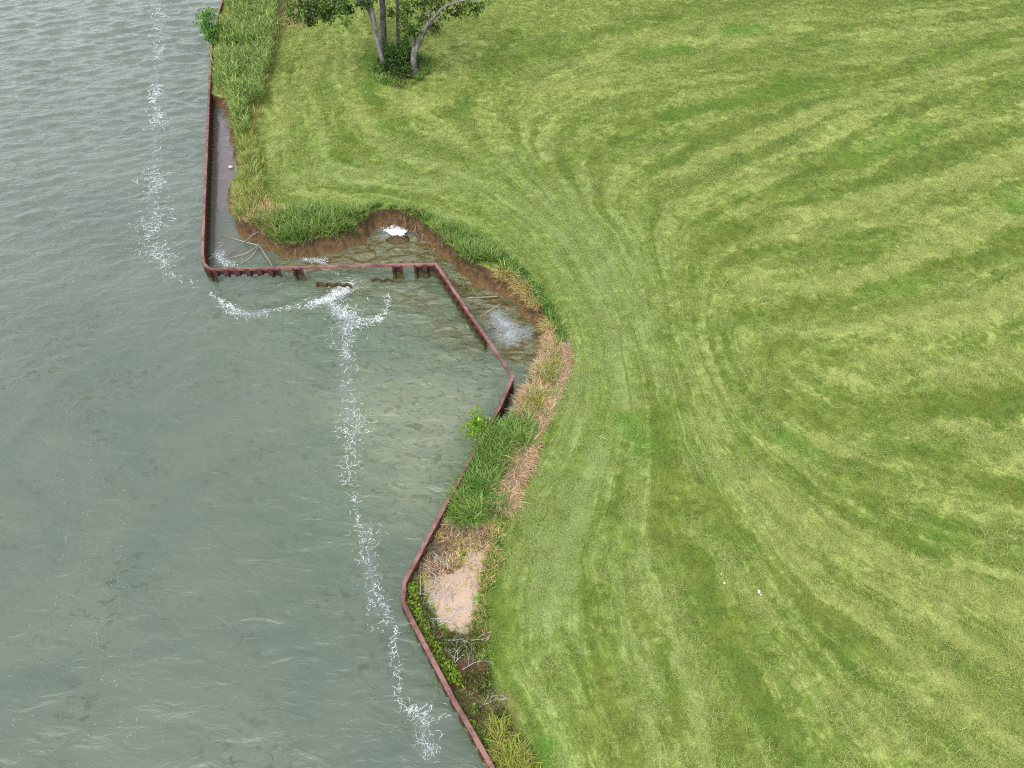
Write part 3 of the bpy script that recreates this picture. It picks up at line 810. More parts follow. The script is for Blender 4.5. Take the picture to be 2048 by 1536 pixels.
# ------------------------------------------------------------------ grass blades, leaves
def col_var(n, cols, jit=0.18, r=rng):
    cols = np.array(cols)
    k = r.integers(0, len(cols), n)
    c = cols[k] * (1 + jit * r.normal(size=(n, 1))) * (1 + 0.06 * r.normal(size=(n, 3)))
    return np.clip(c, 0.004, 0.8)
def blades(pts, h, w, az, lean, droop, cols, tipcol=None, levels=(0, .35, .7, 1.0)):
    n = len(pts)
    az = np.broadcast_to(az, n); lean = np.broadcast_to(lean, n); droop = np.broadcast_to(droop, n)
    h = np.broadcast_to(h, n); w = np.broadcast_to(w, n)
    dx, dy = np.cos(az), np.sin(az)
    tw = rng.normal(0, 0.5, n)
    sx, sy = -np.sin(az + tw), np.cos(az + tw)
    ns = len(levels)
    width = {4: (0.7, 1.0, 0.65), 3: (0.9, 0.7)}[ns]
    V_, C_ = [], []
    r, z, prev = np.zeros(n), np.zeros(n), 0.0
    for i, s_ in enumerate(levels):
        if i:
            th = np.clip(lean + droop * (prev + s_) * 0.5, -0.2, 2.6)
            r = r + h * (s_ - prev) * np.sin(th); z = z + h * (s_ - prev) * np.cos(th)
            prev = s_
        c = np.c_[pts[:, 0] + dx * r, pts[:, 1] + dy * r, np.maximum(pts[:, 2] + z, pts[:, 2] + 0.01 * i if False else pts[:, 2] + z)]
        cc = cols if tipcol is None else cols * (1 - s_ ** 1.5) + tipcol * s_ ** 1.5
        if i < ns - 1:
            o = np.c_[sx, sy, np.zeros(n)] * (w * width[i] * 0.5)[:, None]
            V_ += [c - o, c + o]; C_ += [cc, cc]
        else:
            V_.append(c); C_.append(cc)
    m = len(V_)
    V_ = np.stack(V_, 1).reshape(-1, 3); C_ = np.stack(C_, 1).reshape(-1, 3)
    b = np.arange(n)[:, None] * m
    quads = np.vstack([b + np.array([2 * i, 2 * i + 1, 2 * i + 3, 2 * i + 2]) for i in range(ns - 2)])
    tris = b + np.array([m - 3, m - 2, m - 1])
    return V_, quads, tris, C_
def join(parts):
    vs, qs, ts, cs, o = [], [], [], [], 0
    for v, q, t, c in parts:
        vs.append(v); cs.append(c); o2 = o
        if len(q): qs.append(q + o2)
        if len(t): ts.append(t + o2)
        o += len(v)
    return np.vstack(vs), (np.vstack(qs) if qs else np.zeros((0, 4), int)), (np.vstack(ts) if ts else np.zeros((0, 3), int)), np.vstack(cs)
def blade_obj(name, parts, mat='blade', parent=None, kind=None, local=None):
    v, q, t, c = join(parts)
    if local is not None: v = v - np.array(local)
    me = mesh_np(name, v, [q, t], False, None, c)
    o = link(name, me, M[mat], parent, Vector((0, 0, 0)) if (parent is not None and local is not None) else None)
    if local is not None and parent is None: o.location = local
    if kind: o['kind'] = kind
    return o
def leaves(centres, size, cols, up=0.3, ratio=0.5, r=rng):
    """diamond shaped leaves at random attitudes"""
    n = len(centres)
    d = r.normal(size=(n, 3)); d[:, 2] += up; d /= np.linalg.norm(d, axis=1)[:, None]
    e = np.cross(d, r.normal(size=(n, 3))); e /= np.linalg.norm(e, axis=1)[:, None] + 1e-9
    s = (size * (0.65 + 0.7 * r.random(n)))[:, None]
    f = np.cross(d, e)
    a = centres - d * s * .5; b = centres + e * s * ratio * .5 + f * s * .06; c = centres + d * s * .5; g = centres - e * s * ratio * .5 + f * s * .06
    v = np.stack([a, b, c, g], 1).reshape(-1, 3)
    q = np.arange(n)[:, None] * 4 + np.arange(4)
    return v, q, np.zeros((0, 3), int), np.repeat(cols, 4, 0)
def with_z(xy, dz=0.0): return np.c_[xy, ground_z(xy[:, 0], xy[:, 1]) + dz]

G_REED = [C(124, 150, 74, KBLADE), C(112, 142, 58, KBLADE), C(140, 162, 92, KBLADE), C(152, 170, 84, KBLADE), C(100, 126, 54, KBLADE)]
G_FRESH = [C(96, 138, 48, KBLADE), C(116, 154, 64, KBLADE), C(76, 112, 40, KBLADE), C(142, 172, 88, KBLADE), C(64, 98, 36, KBLADE)]
G_YEL = [C(170, 176, 70, KBLADE), C(150, 164, 62, KBLADE), C(186, 184, 92, KBLADE)]
G_STRAW = [C(200, 174, 118, KBLADE), C(180, 156, 104, KBLADE), C(214, 190, 142, KBLADE), C(160, 142, 88, KBLADE)]
G_PINK = [C(208, 178, 142, KBLADE), C(194, 162, 124, KBLADE), C(224, 198, 164, KBLADE), C(176, 148, 112, KBLADE)]
G_BROWN = [C(120, 96, 70, KBLADE), C(140, 112, 84, KBLADE), C(98, 78, 56, KBLADE)]

def on_turf(xy, lim=.3):
    return xy[height(xy[:, 0], xy[:, 1])[1] < lim]
def reed_plants(pg, n, hlo, hi, cols, leaves_per=6, lean_az=None, z=ZL, wl=0.05):
    xy = on_turf(pts_in(pg, n)); xy = xy[fbm(xy[:, 0] * .9, xy[:, 1] * .9, 191, 3) > .37]; n = len(xy)
    hh = hlo + (hi - hlo) * fbm(xy[:, 0] * .6, xy[:, 1] * .6, 101, 2) + rng.normal(0, .06, n)
    base = with_z(xy)
    az0 = rng.random(n) * 6.283 if lean_az is None else lean_az + rng.normal(0, 0.9, n)
    ln = np.abs(rng.normal(0.10, 0.08, n))
    pc = col_var(n, cols, 0.15)
    parts = [blades(base, hh, np.full(n, 0.022), az0, ln, np.full(n, 0.15), pc)]
    for k in range(leaves_per):
        f = 0.25 + 0.7 * (k + rng.random(n)) / leaves_per
        p = base + np.c_[np.cos(az0) * np.sin(ln) * hh * f, np.sin(az0) * np.sin(ln) * hh * f, hh * f * 0.98]
        a = az0 + k * 2.4 + rng.normal(0, .5, n)
        L = (0.32 + 0.25 * rng.random(n)) * (0.7 + 0.25 * hh)
        c = pc * (1 + .12 * rng.normal(size=(n, 1)))
        parts.append(blades(p, L, np.full(n, wl), a, rng.uniform(.35, .9, n), rng.uniform(.5, 1.4, n), np.clip(c, .004, .8), None, (0, .5, 1.0)))
    return parts
def tussocks(pg, n, per, hlo, hi, w, cols, tip=None, spread=.10, lean=(.1, .7), droop=(.3, 1.2), az=None, azs=.7, z=None, jit=.16, turf=.4, gap=.36):
    xy = pts_in(pg, int(n * 1.25))
    xy = xy[fbm(xy[:, 0] * 1.1, xy[:, 1] * 1.1, 205, 3) > gap]; n = len(xy)
    if turf < 1: xy = on_turf(xy, turf); n = len(xy)
    cxy = np.repeat(xy, per, 0) + rng.normal(0, spread, (n * per, 2))
    N = len(cxy)
    b = with_z(cxy) if z is None else np.c_[cxy, np.full(N, z)]
    hh = np.repeat(hlo + (hi - hlo) * rng.random(n), per) * rng.uniform(.55, 1.1, N)
    a = rng.random(N) * 6.283 if az is None else az + rng.normal(0, azs, N)
    c = np.repeat(col_var(n, cols, jit), per, 0) * (1 + .14 * rng.normal(size=(N, 1)))
    t = None if tip is None else np.repeat(col_var(n, tip, .1), per, 0)
    return blades(b, hh, w * rng.uniform(.7, 1.3, N), a, rng.uniform(*lean, N), rng.uniform(*droop, N), np.clip(c, .004, .8), t)

def stuff(name, parts, mat='blade'):
    return blade_obj(name, parts, mat, kind='stuff')
# reeds between the western wall and the lawn
R1 = PP([(464, -30), (452, 20), (444, 60), (440, 100), (435, 150), (432, 200), (448, 215), (470, 250), (480, 285), (510, 270), (528, 215), (545, 140), (556, 70), (562, -30)])
stuff('reed_bed', reed_plants(R1, 3600, 0.9, 1.7, G_REED, 6) + [tussocks(R1, 260, 14, .5, .9, .03, G_YEL + G_STRAW)])
R1b = PP([(545, -30), (560, 60), (575, 60), (640, 40), (700, 0), (700, -30)])
stuff('dry_grass', [tussocks(R1b, 420, 14, .25, .6, .03, G_PINK + G_REED)])
R2 = PP([(474, 240), (492, 250), (524, 330), (522, 400), (502, 440), (478, 430), (474, 400), (491, 345), (482, 300)])
stuff('bank_grass', [tussocks(R2, 520, 16, .45, .95, .03, G_REED + G_YEL, G_YEL + G_REED), tussocks(R2, 150, 12, .4, .8, .03, G_STRAW, None)])
R3 = PP([(462, 402), (520, 400), (560, 430), (560, 500), (520, 492), (476, 468)])
stuff('bank_grass', [tussocks(R3, 330, 16, .4, .8, .03, G_REED + G_STRAW, G_STRAW), tussocks(R3, 120, 12, .3, .6, .03, G_PINK, None)])
R4 = PP([(520, 445), (600, 425), (735, 425), (742, 448), (722, 485), (690, 496), (640, 506), (570, 508), (535, 492)])
stuff('lush_reeds', [tussocks(R4, 330, 20, .7, 1.15, .042, G_FRESH, G_REED, .16, (.1, .6), (.3, 1.2)), tussocks(R4, 80, 12, .5, .8, .035, G_YEL + G_STRAW, None)])
R4b = PP([(530, 488), (600, 503), (690, 494), (725, 482), (718, 492), (690, 502), (600, 514), (545, 504)])
stuff('hanging_grass', [tussocks(R4b, 150, 14, .4, .75, .02, G_BROWN + [C(150, 130, 128)], None, .08, (.9, 1.4), (.6, 1.2), R(-90), .6, turf=2)])
# grass round the notch and along the eastern basin
LIP = PP([(470, 470), (500, 482), (540, 498), (600, 508), (680, 496), (720, 486), (752, 446), (790, 432), (826, 440), (850, 466), (880, 500), (905, 528), (940, 560), (1000, 590), (1040, 625), (1085, 668), (1098, 700), (1082, 740),
            (1076, 734), (1088, 700), (1076, 676), (1034, 634), (995, 598), (935, 568), (895, 536), (868, 506), (840, 474), (820, 448), (790, 442), (758, 452), (726, 492), (680, 504), (600, 516), (540, 508), (500, 490), (470, 480)], .6)
stuff('hanging_grass', [tussocks(LIP, 620, 10, .3, .7, .02, G_BROWN + [C(150, 130, 120, KBLADE), C(170, 150, 120, KBLADE)], None, .1, (1.0, 1.6), (.5, 1.3), R(-110), 1.0, turf=2), tussocks(LIP, 170, 9, .15, .4, .022, G_FRESH + G_BROWN, None, .08, (.3, 1.2), (.3, 1.2), turf=2)])
R5 = PP([(735, 430), (760, 418), (830, 420), (862, 440), (900, 455), (960, 485), (1000, 520), (990, 570), (960, 568), (925, 548), (900, 515), (872, 490), (845, 445), (800, 428), (760, 432)])
stuff('bank_grass', [tussocks(R5, 420, 16, .4, .8, .03, G_FRESH + G_REED, G_REED), tussocks(R5, 110, 12, .35, .6, .025, G_STRAW, None)])
R5b = PP([(890, 500), (940, 490), (1000, 525), (1010, 575), (985, 583), (940, 565), (905, 535)])
stuff('lush_reeds', [tussocks(R5b, 170, 20, .6, 1.0, .04, G_FRESH, G_REED, .14)])
R6 = PP([(985, 525), (1040, 560), (1080, 610), (1106, 655), (1090, 668), (1060, 645), (1030, 615), (1000, 590), (985, 580)])
stuff('dry_grass', [tussocks(R6, 330, 18, .5, .85, .026, G_STRAW + G_YEL, G_STRAW, .1, (.3, 1.0), (.6, 1.5), R(-120), 1.0, turf=.9), tussocks(R6, 60, 14, .5, .8, .03, G_FRESH, None)])
R7 = PP([(1080, 660), (1104, 655), (1112, 690), (1108, 735), (1088, 785), (1062, 845), (1050, 850), (1035, 822), (1048, 780), (1072, 752), (1088, 715)])
stuff('dry_grass', [tussocks(R7, 420, 16, .35, .75, .026, G_PINK + G_STRAW, G_PINK, .1, (.3, 1.1), (.5, 1.4), R(170), 1.3, turf=.95), tussocks(R7, 170, 14, .4, .7, .028, G_REED + G_YEL, None)])
THATCH = PP([(1112, 690), (1130, 692), (1130, 735), (1112, 790), (1092, 830), (1070, 868), (1062, 860), (1080, 812), (1100, 765), (1115, 725)])
stuff('thatch', [tussocks(THATCH, 560, 16, .3, .5, .022, [C(222, 186, 154, 1.45), C(232, 200, 170, 1.45), C(196, 162, 128, 1.45), C(170, 140, 108, 1.45)], None, .1, (1.2, 1.5), (0, .12), R(70), .7), tussocks(THATCH, 60, 10, .2, .45, .024, G_REED + G_STRAW, None)])
R8 = PP([(980, 842), (1004, 850), (1022, 848), (1058, 845), (1055, 880), (1030, 905), (1004, 940), (994, 990), (1002, 1035), (966, 1040), (912, 1028), (914, 990), (936, 950), (962, 895)])
stuff('lush_reeds', [tussocks(R8, 440, 18, .55, 1.05, .042, G_FRESH + [C(128, 168, 72, KBLADE)], G_FRESH + G_REED, .12, (.15, .8), (.4, 1.4)), tussocks(R8, 60, 10, .4, .8, .03, G_STRAW, None)])
R9 = PP([(1040, 880), (1062, 880), (1050, 915), (1028, 960), (1015, 1005), (1002, 1020), (992, 985), (1004, 940)])
stuff('dry_grass', [tussocks(R9, 430, 18, .5, .9, .026, G_PINK, None, .1, (.5, 1.2), (.5, 1.3), R(-60), 1.0)])
RIM = PP([(1006, 1020), (1014, 1022), (1002, 1090), (986, 1140), (974, 1190), (968, 1240), (988, 1370), (976, 1372), (952, 1280), (954, 1210), (972, 1130), (992, 1080)])
stuff('edge_grass', [tussocks(RIM, 130, 14, .15, .36, .026, G_FRESH + G_YEL, None), tussocks(RIM, 60, 10, .2, .4, .026, G_STRAW, None)])
RIM2 = PP([(742, 412), (800, 414), (870, 438), (960, 475), (1050, 545), (1100, 610), (1130, 680), (1122, 690), (1088, 620), (1030, 560), (950, 492), (860, 452), (800, 424), (742, 424)])
stuff('edge_grass', [tussocks(RIM2, 900, 14, .2, .42, .026, G_FRESH, None)])
LIT = PP([(884, 1035), (985, 1050), (992, 1105), (945, 1175), (850, 1180), (828, 1150)])
stuff('sand_debris', [tussocks(SAND, 60, 5, .06, .2, .014, G_BROWN + G_PINK, None, .16, (1.0, 1.5), (0, .2), turf=2, gap=.42), tussocks(SAND, 10, 8, .15, .3, .018, G_YEL + G_BROWN, None, .05, turf=2)])
stuff('dry_litter', [tussocks(LIT, 520, 8, .15, .3, .016, G_PINK + G_BROWN, None, .12, (1.1, 1.5), (0, .15)), tussocks(LIT, 60, 7, .25, .5, .02, G_YEL + G_STRAW, None, .05, (.3, 1.1), (.3, 1.0))])
RB = PP([(985, 1440), (1020, 1450), (1060, 1536), (1090, 1600), (1020, 1600), (1000, 1520)])
stuff('yellow_grass', [tussocks(RB, 120, 16, .4, .8, .03, G_YEL + G_FRESH, G_YEL), tussocks(RB, 90, 14, .3, .6, .022, G_BROWN + G_STRAW, None)])
# low creeping weeds behind the southern wall
def strip_along(i0_, i1_, off0, off1):
    a, b = [], []
    for i in range(i0_, i1_ + 1):
        n = MIT[i] * -1.0
        q = WALL[i]
        a.append((q.x, q.y, n)); 
    return a
WALLS = np.array([WALL2[15], WALL2[16], WALL2[17], WALL2[18]])
xy = pts_in(WEEDS, 9000)
dw = dist_poly(xy[:, 0], xy[:, 1], LANDWALL_B)
p = with_z(xy)
hh = 0.05 + 0.32 * fbm(xy[:, 0] * 1.2, xy[:, 1] * 1.2, 140, 3) * rng.random(len(p))
p[:, 2] += hh
keepw = (fbm(xy[:, 0] * 1.6, xy[:, 1] * 1.6, 150, 2) > 0.42) | ((dw < 0.6) & (fbm(xy[:, 0] * 1.3, xy[:, 1] * 1.3, 181, 2) > .38))
p, dw2 = p[keepw], dw[keepw]
cw = col_var(len(p), [C(92, 112, 50, 1.5), C(78, 98, 42, 1.5), C(112, 122, 62, 1.5), C(126, 128, 62, 1.5)], .2)
br = dw2 < 0.15 + 0.9 * fbm(p[:, 0] * 1.1, p[:, 1] * 1.1, 171, 2)
cw[br] = col_var(br.sum(), [C(142, 172, 54, 1.5), C(160, 184, 68, 1.5), C(118, 152, 44, 1.5)], .15)
stuff('creeping_weeds', [leaves(p, np.where(br, .105, .085), cw, .4, .65)], 'leaf')
stuff('weed_stems', [tussocks(WEEDS, 420, 9, .2, .5, .014, G_BROWN + G_REED + [C(140, 140, 80, 1.5)], None, .12, (.3, 1.2), (.2, 1.0))])
# tall uncut grass round the trees
ring = []
cT = P(800, 150)
for k in range(24):
    a = k / 24 * 6.283
    ring.append((cT.x + 2.2 * math.cos(a), cT.y + 1.0 + 2.9 * math.sin(a)))
stuff('tall_grass', [tussocks(np.array(ring), 520, 14, .3, .6, .035, G_FRESH + G_REED, None), tussocks(PP([(790, 160), (850, 150), (850, 170), (800, 180)]), 45, 12, .3, .5, .02, G_BROWN + G_REED, None)])

# ------------------------------------------------------------------ mown lawn: tufts and clippings spread by geometry nodes
def tuft_mesh(name, n, rad, hlo, hi, w, lean, droop, seed, curl=False):
    global rng
    keep_ = rng; rng = np.random.default_rng(seed)
    xy = rng.normal(0, rad, (n, 2))
    b = np.c_[xy, np.zeros(n) - .01]
    if curl: b[:, 2] = rng.uniform(.02, .07, n)
    az = rng.random(n) * 6.283 if not curl else rng.normal(0, .8, n) + (rng.random(n) > .5) * math.pi
    c = np.repeat(rng.random((n, 1)), 3, 1)
    v, q, t, cc = blades(b, rng.uniform(hlo, hi, n), w * rng.uniform(.7, 1.3, n), az, rng.uniform(*lean, n), rng.uniform(*droop, n), c, None, (0, .55, 1.0))
    rng = keep_
    me = mesh_np(name, v, [q, t], False, None, cc)
    return me
def scatter(name, src, dens_attr, per_m2, meshes, mat, smin, smax, seed):
    coll = bpy.data.collections.new(name + '_kinds')
    for k, me in enumerate(meshes):
        me.materials.append(mat)
        coll.objects.link(bpy.data.objects.new(name + '_tuft', me))
    ng = bpy.data.node_groups.new(name, 'GeometryNodeTree')
    ng.interface.new_socket('Geometry', in_out='INPUT', socket_type='NodeSocketGeometry')
    ng.interface.new_socket('Geometry', in_out='OUTPUT', socket_type='NodeSocketGeometry')
    N, Lk = ng.nodes, ng.links
    go = N.new('NodeGroupOutput')
    oi = N.new('GeometryNodeObjectInfo'); oi.inputs['Object'].default_value = src; oi.transform_space = 'RELATIVE'
    na = N.new('GeometryNodeInputNamedAttribute'); na.data_type = 'FLOAT'; na.inputs['Name'].default_value = dens_attr
    mu = N.new('ShaderNodeMath'); mu.operation = 'MULTIPLY'; mu.inputs[1].default_value = per_m2
    Lk.new(na.outputs[0], mu.inputs[0])
    dp = N.new('GeometryNodeDistributePointsOnFaces'); dp.inputs['Seed'].default_value = seed
    Lk.new(oi.outputs['Geometry'], dp.inputs['Mesh']); Lk.new(mu.outputs[0], dp.inputs['Density'])
    ci = N.new('GeometryNodeCollectionInfo'); ci.inputs['Collection'].default_value = coll
    ci.inputs['Separate Children'].default_value = True; ci.inputs['Reset Children'].default_value = True
    ip = N.new('GeometryNodeInstanceOnPoints'); ip.inputs['Pick Instance'].default_value = True
    rr = N.new('FunctionNodeRandomValue'); rr.data_type = 'FLOAT_VECTOR'
    rr.inputs[0].default_value = (-.15, -.15, 0); rr.inputs[1].default_value = (.15, .15, 6.283)
    rs = N.new('FunctionNodeRandomValue'); rs.data_type = 'FLOAT'
    rs.inputs[2].default_value = smin; rs.inputs[3].default_value = smax
    Lk.new(dp.outputs['Points'], ip.inputs['Points']); Lk.new(ci.outputs[0], ip.inputs['Instance'])
    Lk.new(rr.outputs[0], ip.inputs['Rotation']); Lk.new(rs.outputs[1], ip.inputs['Scale'])
    Lk.new(ip.outputs[0], go.inputs[0])
    me = bpy.data.meshes.new(name)
    o = bpy.data.objects.new(name, me); COL.objects.link(o)
    md = o.modifiers.new('scatter', 'NODES'); md.node_group = ng
    o['kind'] = 'stuff'
    return o
scatter('mown_grass', lawn_o, 'dens_g', 26, [tuft_mesh('grass_tuft', 38, .13, .05, .12, .014, (.2, 1.1), (.2, 1.0), 300 + k) for k in range(4)], M['tuft'], .7, 1.3, 1)
scatter('grass_clippings', lawn_o, 'dens_c', 16, [tuft_mesh('clipping_tuft', 30, .15, .12, .28, .011, (1.15, 1.5), (-.15, .25), 400 + k, True) for k in range(4)], M['clip'], .7, 1.3, 2)

# ------------------------------------------------------------------ trees
def crown(parent, blobs, n_per_m3, size, cols, label=None):
    parts = []
    for c, r in blobs:
        c = np.array(c); r = np.array(r if hasattr(r, '__len__') else (r, r, r * .8))
        n = max(170, int(n_per_m3 * 4.2 * r.prod()))
        nc = max(4, int(5 * r.prod() ** .66 * 2))
        d = rng.normal(size=(nc, 3)); d /= np.linalg.norm(d, axis=1)[:, None]
        cl = c + d * r * (rng.random((nc, 1)) ** .45)
        k = rng.integers(0, nc, n)
        p = cl[k] + rng.normal(0, .21, (n, 3)) * [1, 1, .75]
        cc = col_var(nc, cols, .12)[k] * (1 + .12 * rng.normal(size=(n, 1)))
        parts.append(leaves(p, np.full(n, size), np.clip(cc, .004, .5), -.2, .6))
    return blade_obj('crown', parts, 'leaf', parent)
T_COL = [C(82, 112, 42, 1.4), C(68, 96, 36, 1.4), C(104, 136, 54, 1.4), C(56, 80, 32, 1.4)]
def tube_part(name, pts, rad, m, parent, sides=9):
    q = []
    for i in range(len(pts) - 1):
        for t in (0, .5): q.append(Vector(pts[i]).lerp(Vector(pts[i + 1]), t))
    q.append(Vector(pts[-1]))
    rr = 1.08 * np.interp(np.linspace(0, len(pts) - 1, len(q)), range(len(pts)), rad)
    q = [v + Vector((random.uniform(-.03, .03), random.uniform(-.03, .03), 0)) if 0 < i < len(q) - 1 else v for i, v in enumerate(q)]
    t = Tubes(); t.add(q, rr, sides)
    return link(name, t.mesh(name), m, parent)
bA, bB, bC, bD = P(773, 138), P(768, 97), P(795, 92), P(828, 152)
yA, yB, yC, yD = bA.y, bB.y, bC.y, bD.y
treeA = thing('tree', bA, 'leaning grey tree trunk on the left of the clump with drooping leafy boughs', 'tree', 'trees in the clump at the lawn edge')
tube_part('trunk', [bA - Vector((0, 0, .2)), U(759, 97, yA), U(748, 45, yA), U(738, 0, yA), U(726, -60, yA), U(716, -130, yA)], [.22, .18, .165, .15, .12, .05], M['bark'], treeA)
tube_part('branch', [U(757, 90, yA + .15), U(750, 60, yA + .5), U(740, 25, yA + .8), U(722, -10, yA + 1), U(690, -50, yA + 1.2)], [.1, .1, .09, .08, .04], M['bark_dark'], treeA)
tube_part('branch', [U(741, 14, yA), U(720, 2, yA - .3), U(690, -12, yA - .6), U(650, -10, yA - .9), U(615, 5, yA - 1)], [.07, .06, .05, .035, .015], M['bark_dark'], treeA)
crown(treeA, [(U(605, 18, yA - 1), (1.5, 1.2, .75)), (U(640, 2, yA - .8), (1.4, 1.2, 1.0)), (U(618, 40, yA - 1), (.4, .4, .7)), (U(655, 30, yA - 1), (.5, .5, .5)), (U(690, 25, yA - 1), (.6, .6, .8)), (U(680, -5, yA - .8), (1.2, 1.2, .9)), (U(730, 5, yA - .3), (.7, .7, .6)),
             (U(640, -60, yA), (1.6, 1.5, 1.1)), (U(700, -110, yA), (1.7, 1.6, 1.2)), (U(600, -40, yA - .5), (1.2, 1.1, .9))], 72, .22, T_COL)
treeB = thing('tree', bB, 'straight upright grey tree trunk standing just behind the dark shrub', 'tree', 'trees in the clump at the lawn edge')
tube_part('trunk', [bB - Vector((0, 0, .2)), U(767, 55, yB), U(765, 20, yB), U(764, -20, yB), U(765, -90, yB), U(770, -170, yB)], [.23, .215, .21, .2, .15, .05], M['bark_dark'], treeB)
tube_part('branch', [U(765, -40, yB), U(790, -80, yB + .4), U(820, -120, yB + .8)], [.09, .06, .03], M['bark_dark'], treeB)
crown(treeB, [(U(765, -120, yB), (2.6, 2.6, 2)), (U(800, -150, yB + .5), (2.2, 2.2, 1.8)), (U(730, -150, yB + 1), (2.2, 2.2, 1.8))], 18, .24, T_COL)
treeC = thing('tree', bC, 'thin dark straight sapling trunk between the two thicker trees', 'tree', 'trees in the clump at the lawn edge')
tube_part('trunk', [bC - Vector((0, 0, .2)), U(795, 50, yC), U(794.5, 0, yC), U(796, -60, yC), U(797, -110, yC)], [.12, .115, .10, .07, .03], M['bark_dark'], treeC, 7)
crown(treeC, [(U(797, -80, yC), (1.3, 1.3, 1.2)), (U(806, 12, yC), (.5, .5, .5)), (U(808, 45, yC), (.45, .45, .35)), (U(782, 25, yC), (.3, .3, .4))], 36, .2, [C(110, 140, 52, 1.7), C(84, 116, 44, 1.7)])
treeD = thing('tree', bD, 'pale grey forked tree trunk on the right of the clump leaning right', 'tree', 'trees in the clump at the lawn edge')
tube_part('trunk', [bD - Vector((0, 0, .2)), U(826, 128, yD), U(828, 108, yD), U(831, 96, yD)], [.21, .19, .185, .2], M['bark'], treeD)
tube_part('branch', [U(832, 99, yD), U(838, 86, yD), U(847, 64, yD), U(858, 46, yD), U(880, 20, yD), U(892, 11, yD), U(915, 4, yD), U(945, -4, yD)], [.16, .15, .135, .125, .09, .07, .05, .03], M['bark'], treeD)
tube_part('branch', [U(829, 99, yD), U(827, 86, yD + .2), U(831, 66, yD + .6), U(845, 30, yD + 1), U(852, -20, yD + 1.2), U(856, -80, yD + 1.5)], [.13, .11, .1, .09, .07, .03], M['bark_dark'], treeD)
tube_part('branch', [U(858, 46, yD), U(862, 20, yD + .3), U(866, -20, yD + .6), U(868, -70, yD + 1)], [.07, .06, .05, .02], M['bark_dark'], treeD)
crown(treeD, [(U(836, 56, yD - .2), (.8, .6, .55)), (U(822, 62, yD), (.5, .5, .4)), (U(866, 58, yD), (.45, .4, .45)), (U(858, 20, yD + .6), (1.0, 1, .8)), (U(900, 25, yD + .5), (1.0, 1.0, .4)), (U(935, 18, yD + .8), (1.1, 1, .55)), (U(965, 8, yD + 1), (.9, .8, .5)),
             (U(880, -10, yD + .6), (1.4, 1.4, .8)), (U(860, -70, yD + 1), (2.4, 2.4, 1.8)), (U(930, -40, yD + 1), (1.8, 1.6, 1.1)), (U(822, 10, yD + 1), (.7, .7, .6))], 52, .22, T_COL + [C(118, 132, 52, 1.7)])
# leafy shrub at the foot of the trees
cS = P(800, 140)
shrub = thing('shrub', cS, 'dark green shrub filling the ground between the tree trunks', 'shrub')
n = 7600
d = rng.normal(size=(n, 3)); d /= np.linalg.norm(d, axis=1)[:, None]; d[:, 2] = np.abs(d[:, 2])
lump = 0.55 + .85 * vnoise(d[:, 0] * 4 + 9, d[:, 1] * 4 + d[:, 2] * 5, 3)
p = np.array(cS) + d * np.array([1.6, 2.3, 1.8]) * (rng.random((n, 1)) ** .35) * lump[:, None] + [0, .3, 0]
blade_obj('foliage', [leaves(p, np.full(n, .15), col_var(n, [C(74, 106, 42, 1.5), C(56, 86, 36, 1.5), C(98, 132, 50, 1.5), C(46, 68, 32, 1.5)], .18), .3, .6)], 'leaf', shrub)
for k in range(9):
    a = k * .7
    t = Tubes(); q = cS + Vector((math.cos(a) * .5, math.sin(a) * .7, 0))
    t.add([q, q + Vector((math.cos(a) * .4, math.sin(a) * .5, .6)), q + Vector((math.cos(a) * .8, math.sin(a) * 1.0, 1.15))], [.03, .02, .008], 5)
    link('stem', t.mesh('stem'), M['bark_dark'], shrub)
# bush leaning over the western wall
cW = P(430, 78, .8)
bush = thing('bush', cW, 'bright green bush leaning over the rusty wall out above the water', 'bush')
parts = []
for k, (px, py, r) in enumerate([(408, 38, .45), (420, 30, .4), (412, 55, .45), (420, 68, .5), (432, 60, .5), (436, 78, .5), (426, 80, .45), (444, 70, .4)]):
    c = np.array(U(px, py, cW.y - .9 + rng.normal(0, .3)))
    n = 210
    p = c + rng.normal(size=(n, 3)) * r * .62
    parts.append(leaves(p, np.full(n, .24), col_var(n, [C(104, 150, 54, 1.3), C(84, 130, 46, 1.3), C(132, 172, 74, 1.3), C(70, 108, 42, 1.3)], .15), .9, .35))
    t = Tubes(); t.add([cW + Vector((.05 * k - .2, 0, -.3)), cW.lerp(Vector(c), .5) + Vector((0, 0, .1)), Vector(c)], [.035, .025, .01], 5)
    link('stem', t.mesh('stem'), M['bark_dark'], bush)
blade_obj('foliage', parts, 'leaf', bush)
cY = P(965, 860, .6)
sap = thing('seedling', cY, 'small lime green seedling beside the wall at the head of the reed patch', 'seedling')
n = 560
p = np.array(P(952, 852, 1.0)) + rng.normal(size=(n, 3)) * [.28, .34, .22]
blade_obj('foliage', [leaves(p, np.full(n, .15), col_var(n, [C(150, 190, 60, 1.7), C(128, 172, 48, 1.7)], .12), .5, .5)], 'leaf', sap)
t = Tubes(); t.add([cY, Vector(P(955, 855, .85)), Vector(P(952, 852, 1.05))], [.015, .012, .006], 5); link('stem', t.mesh('stem'), M['bark_dark'], sap)

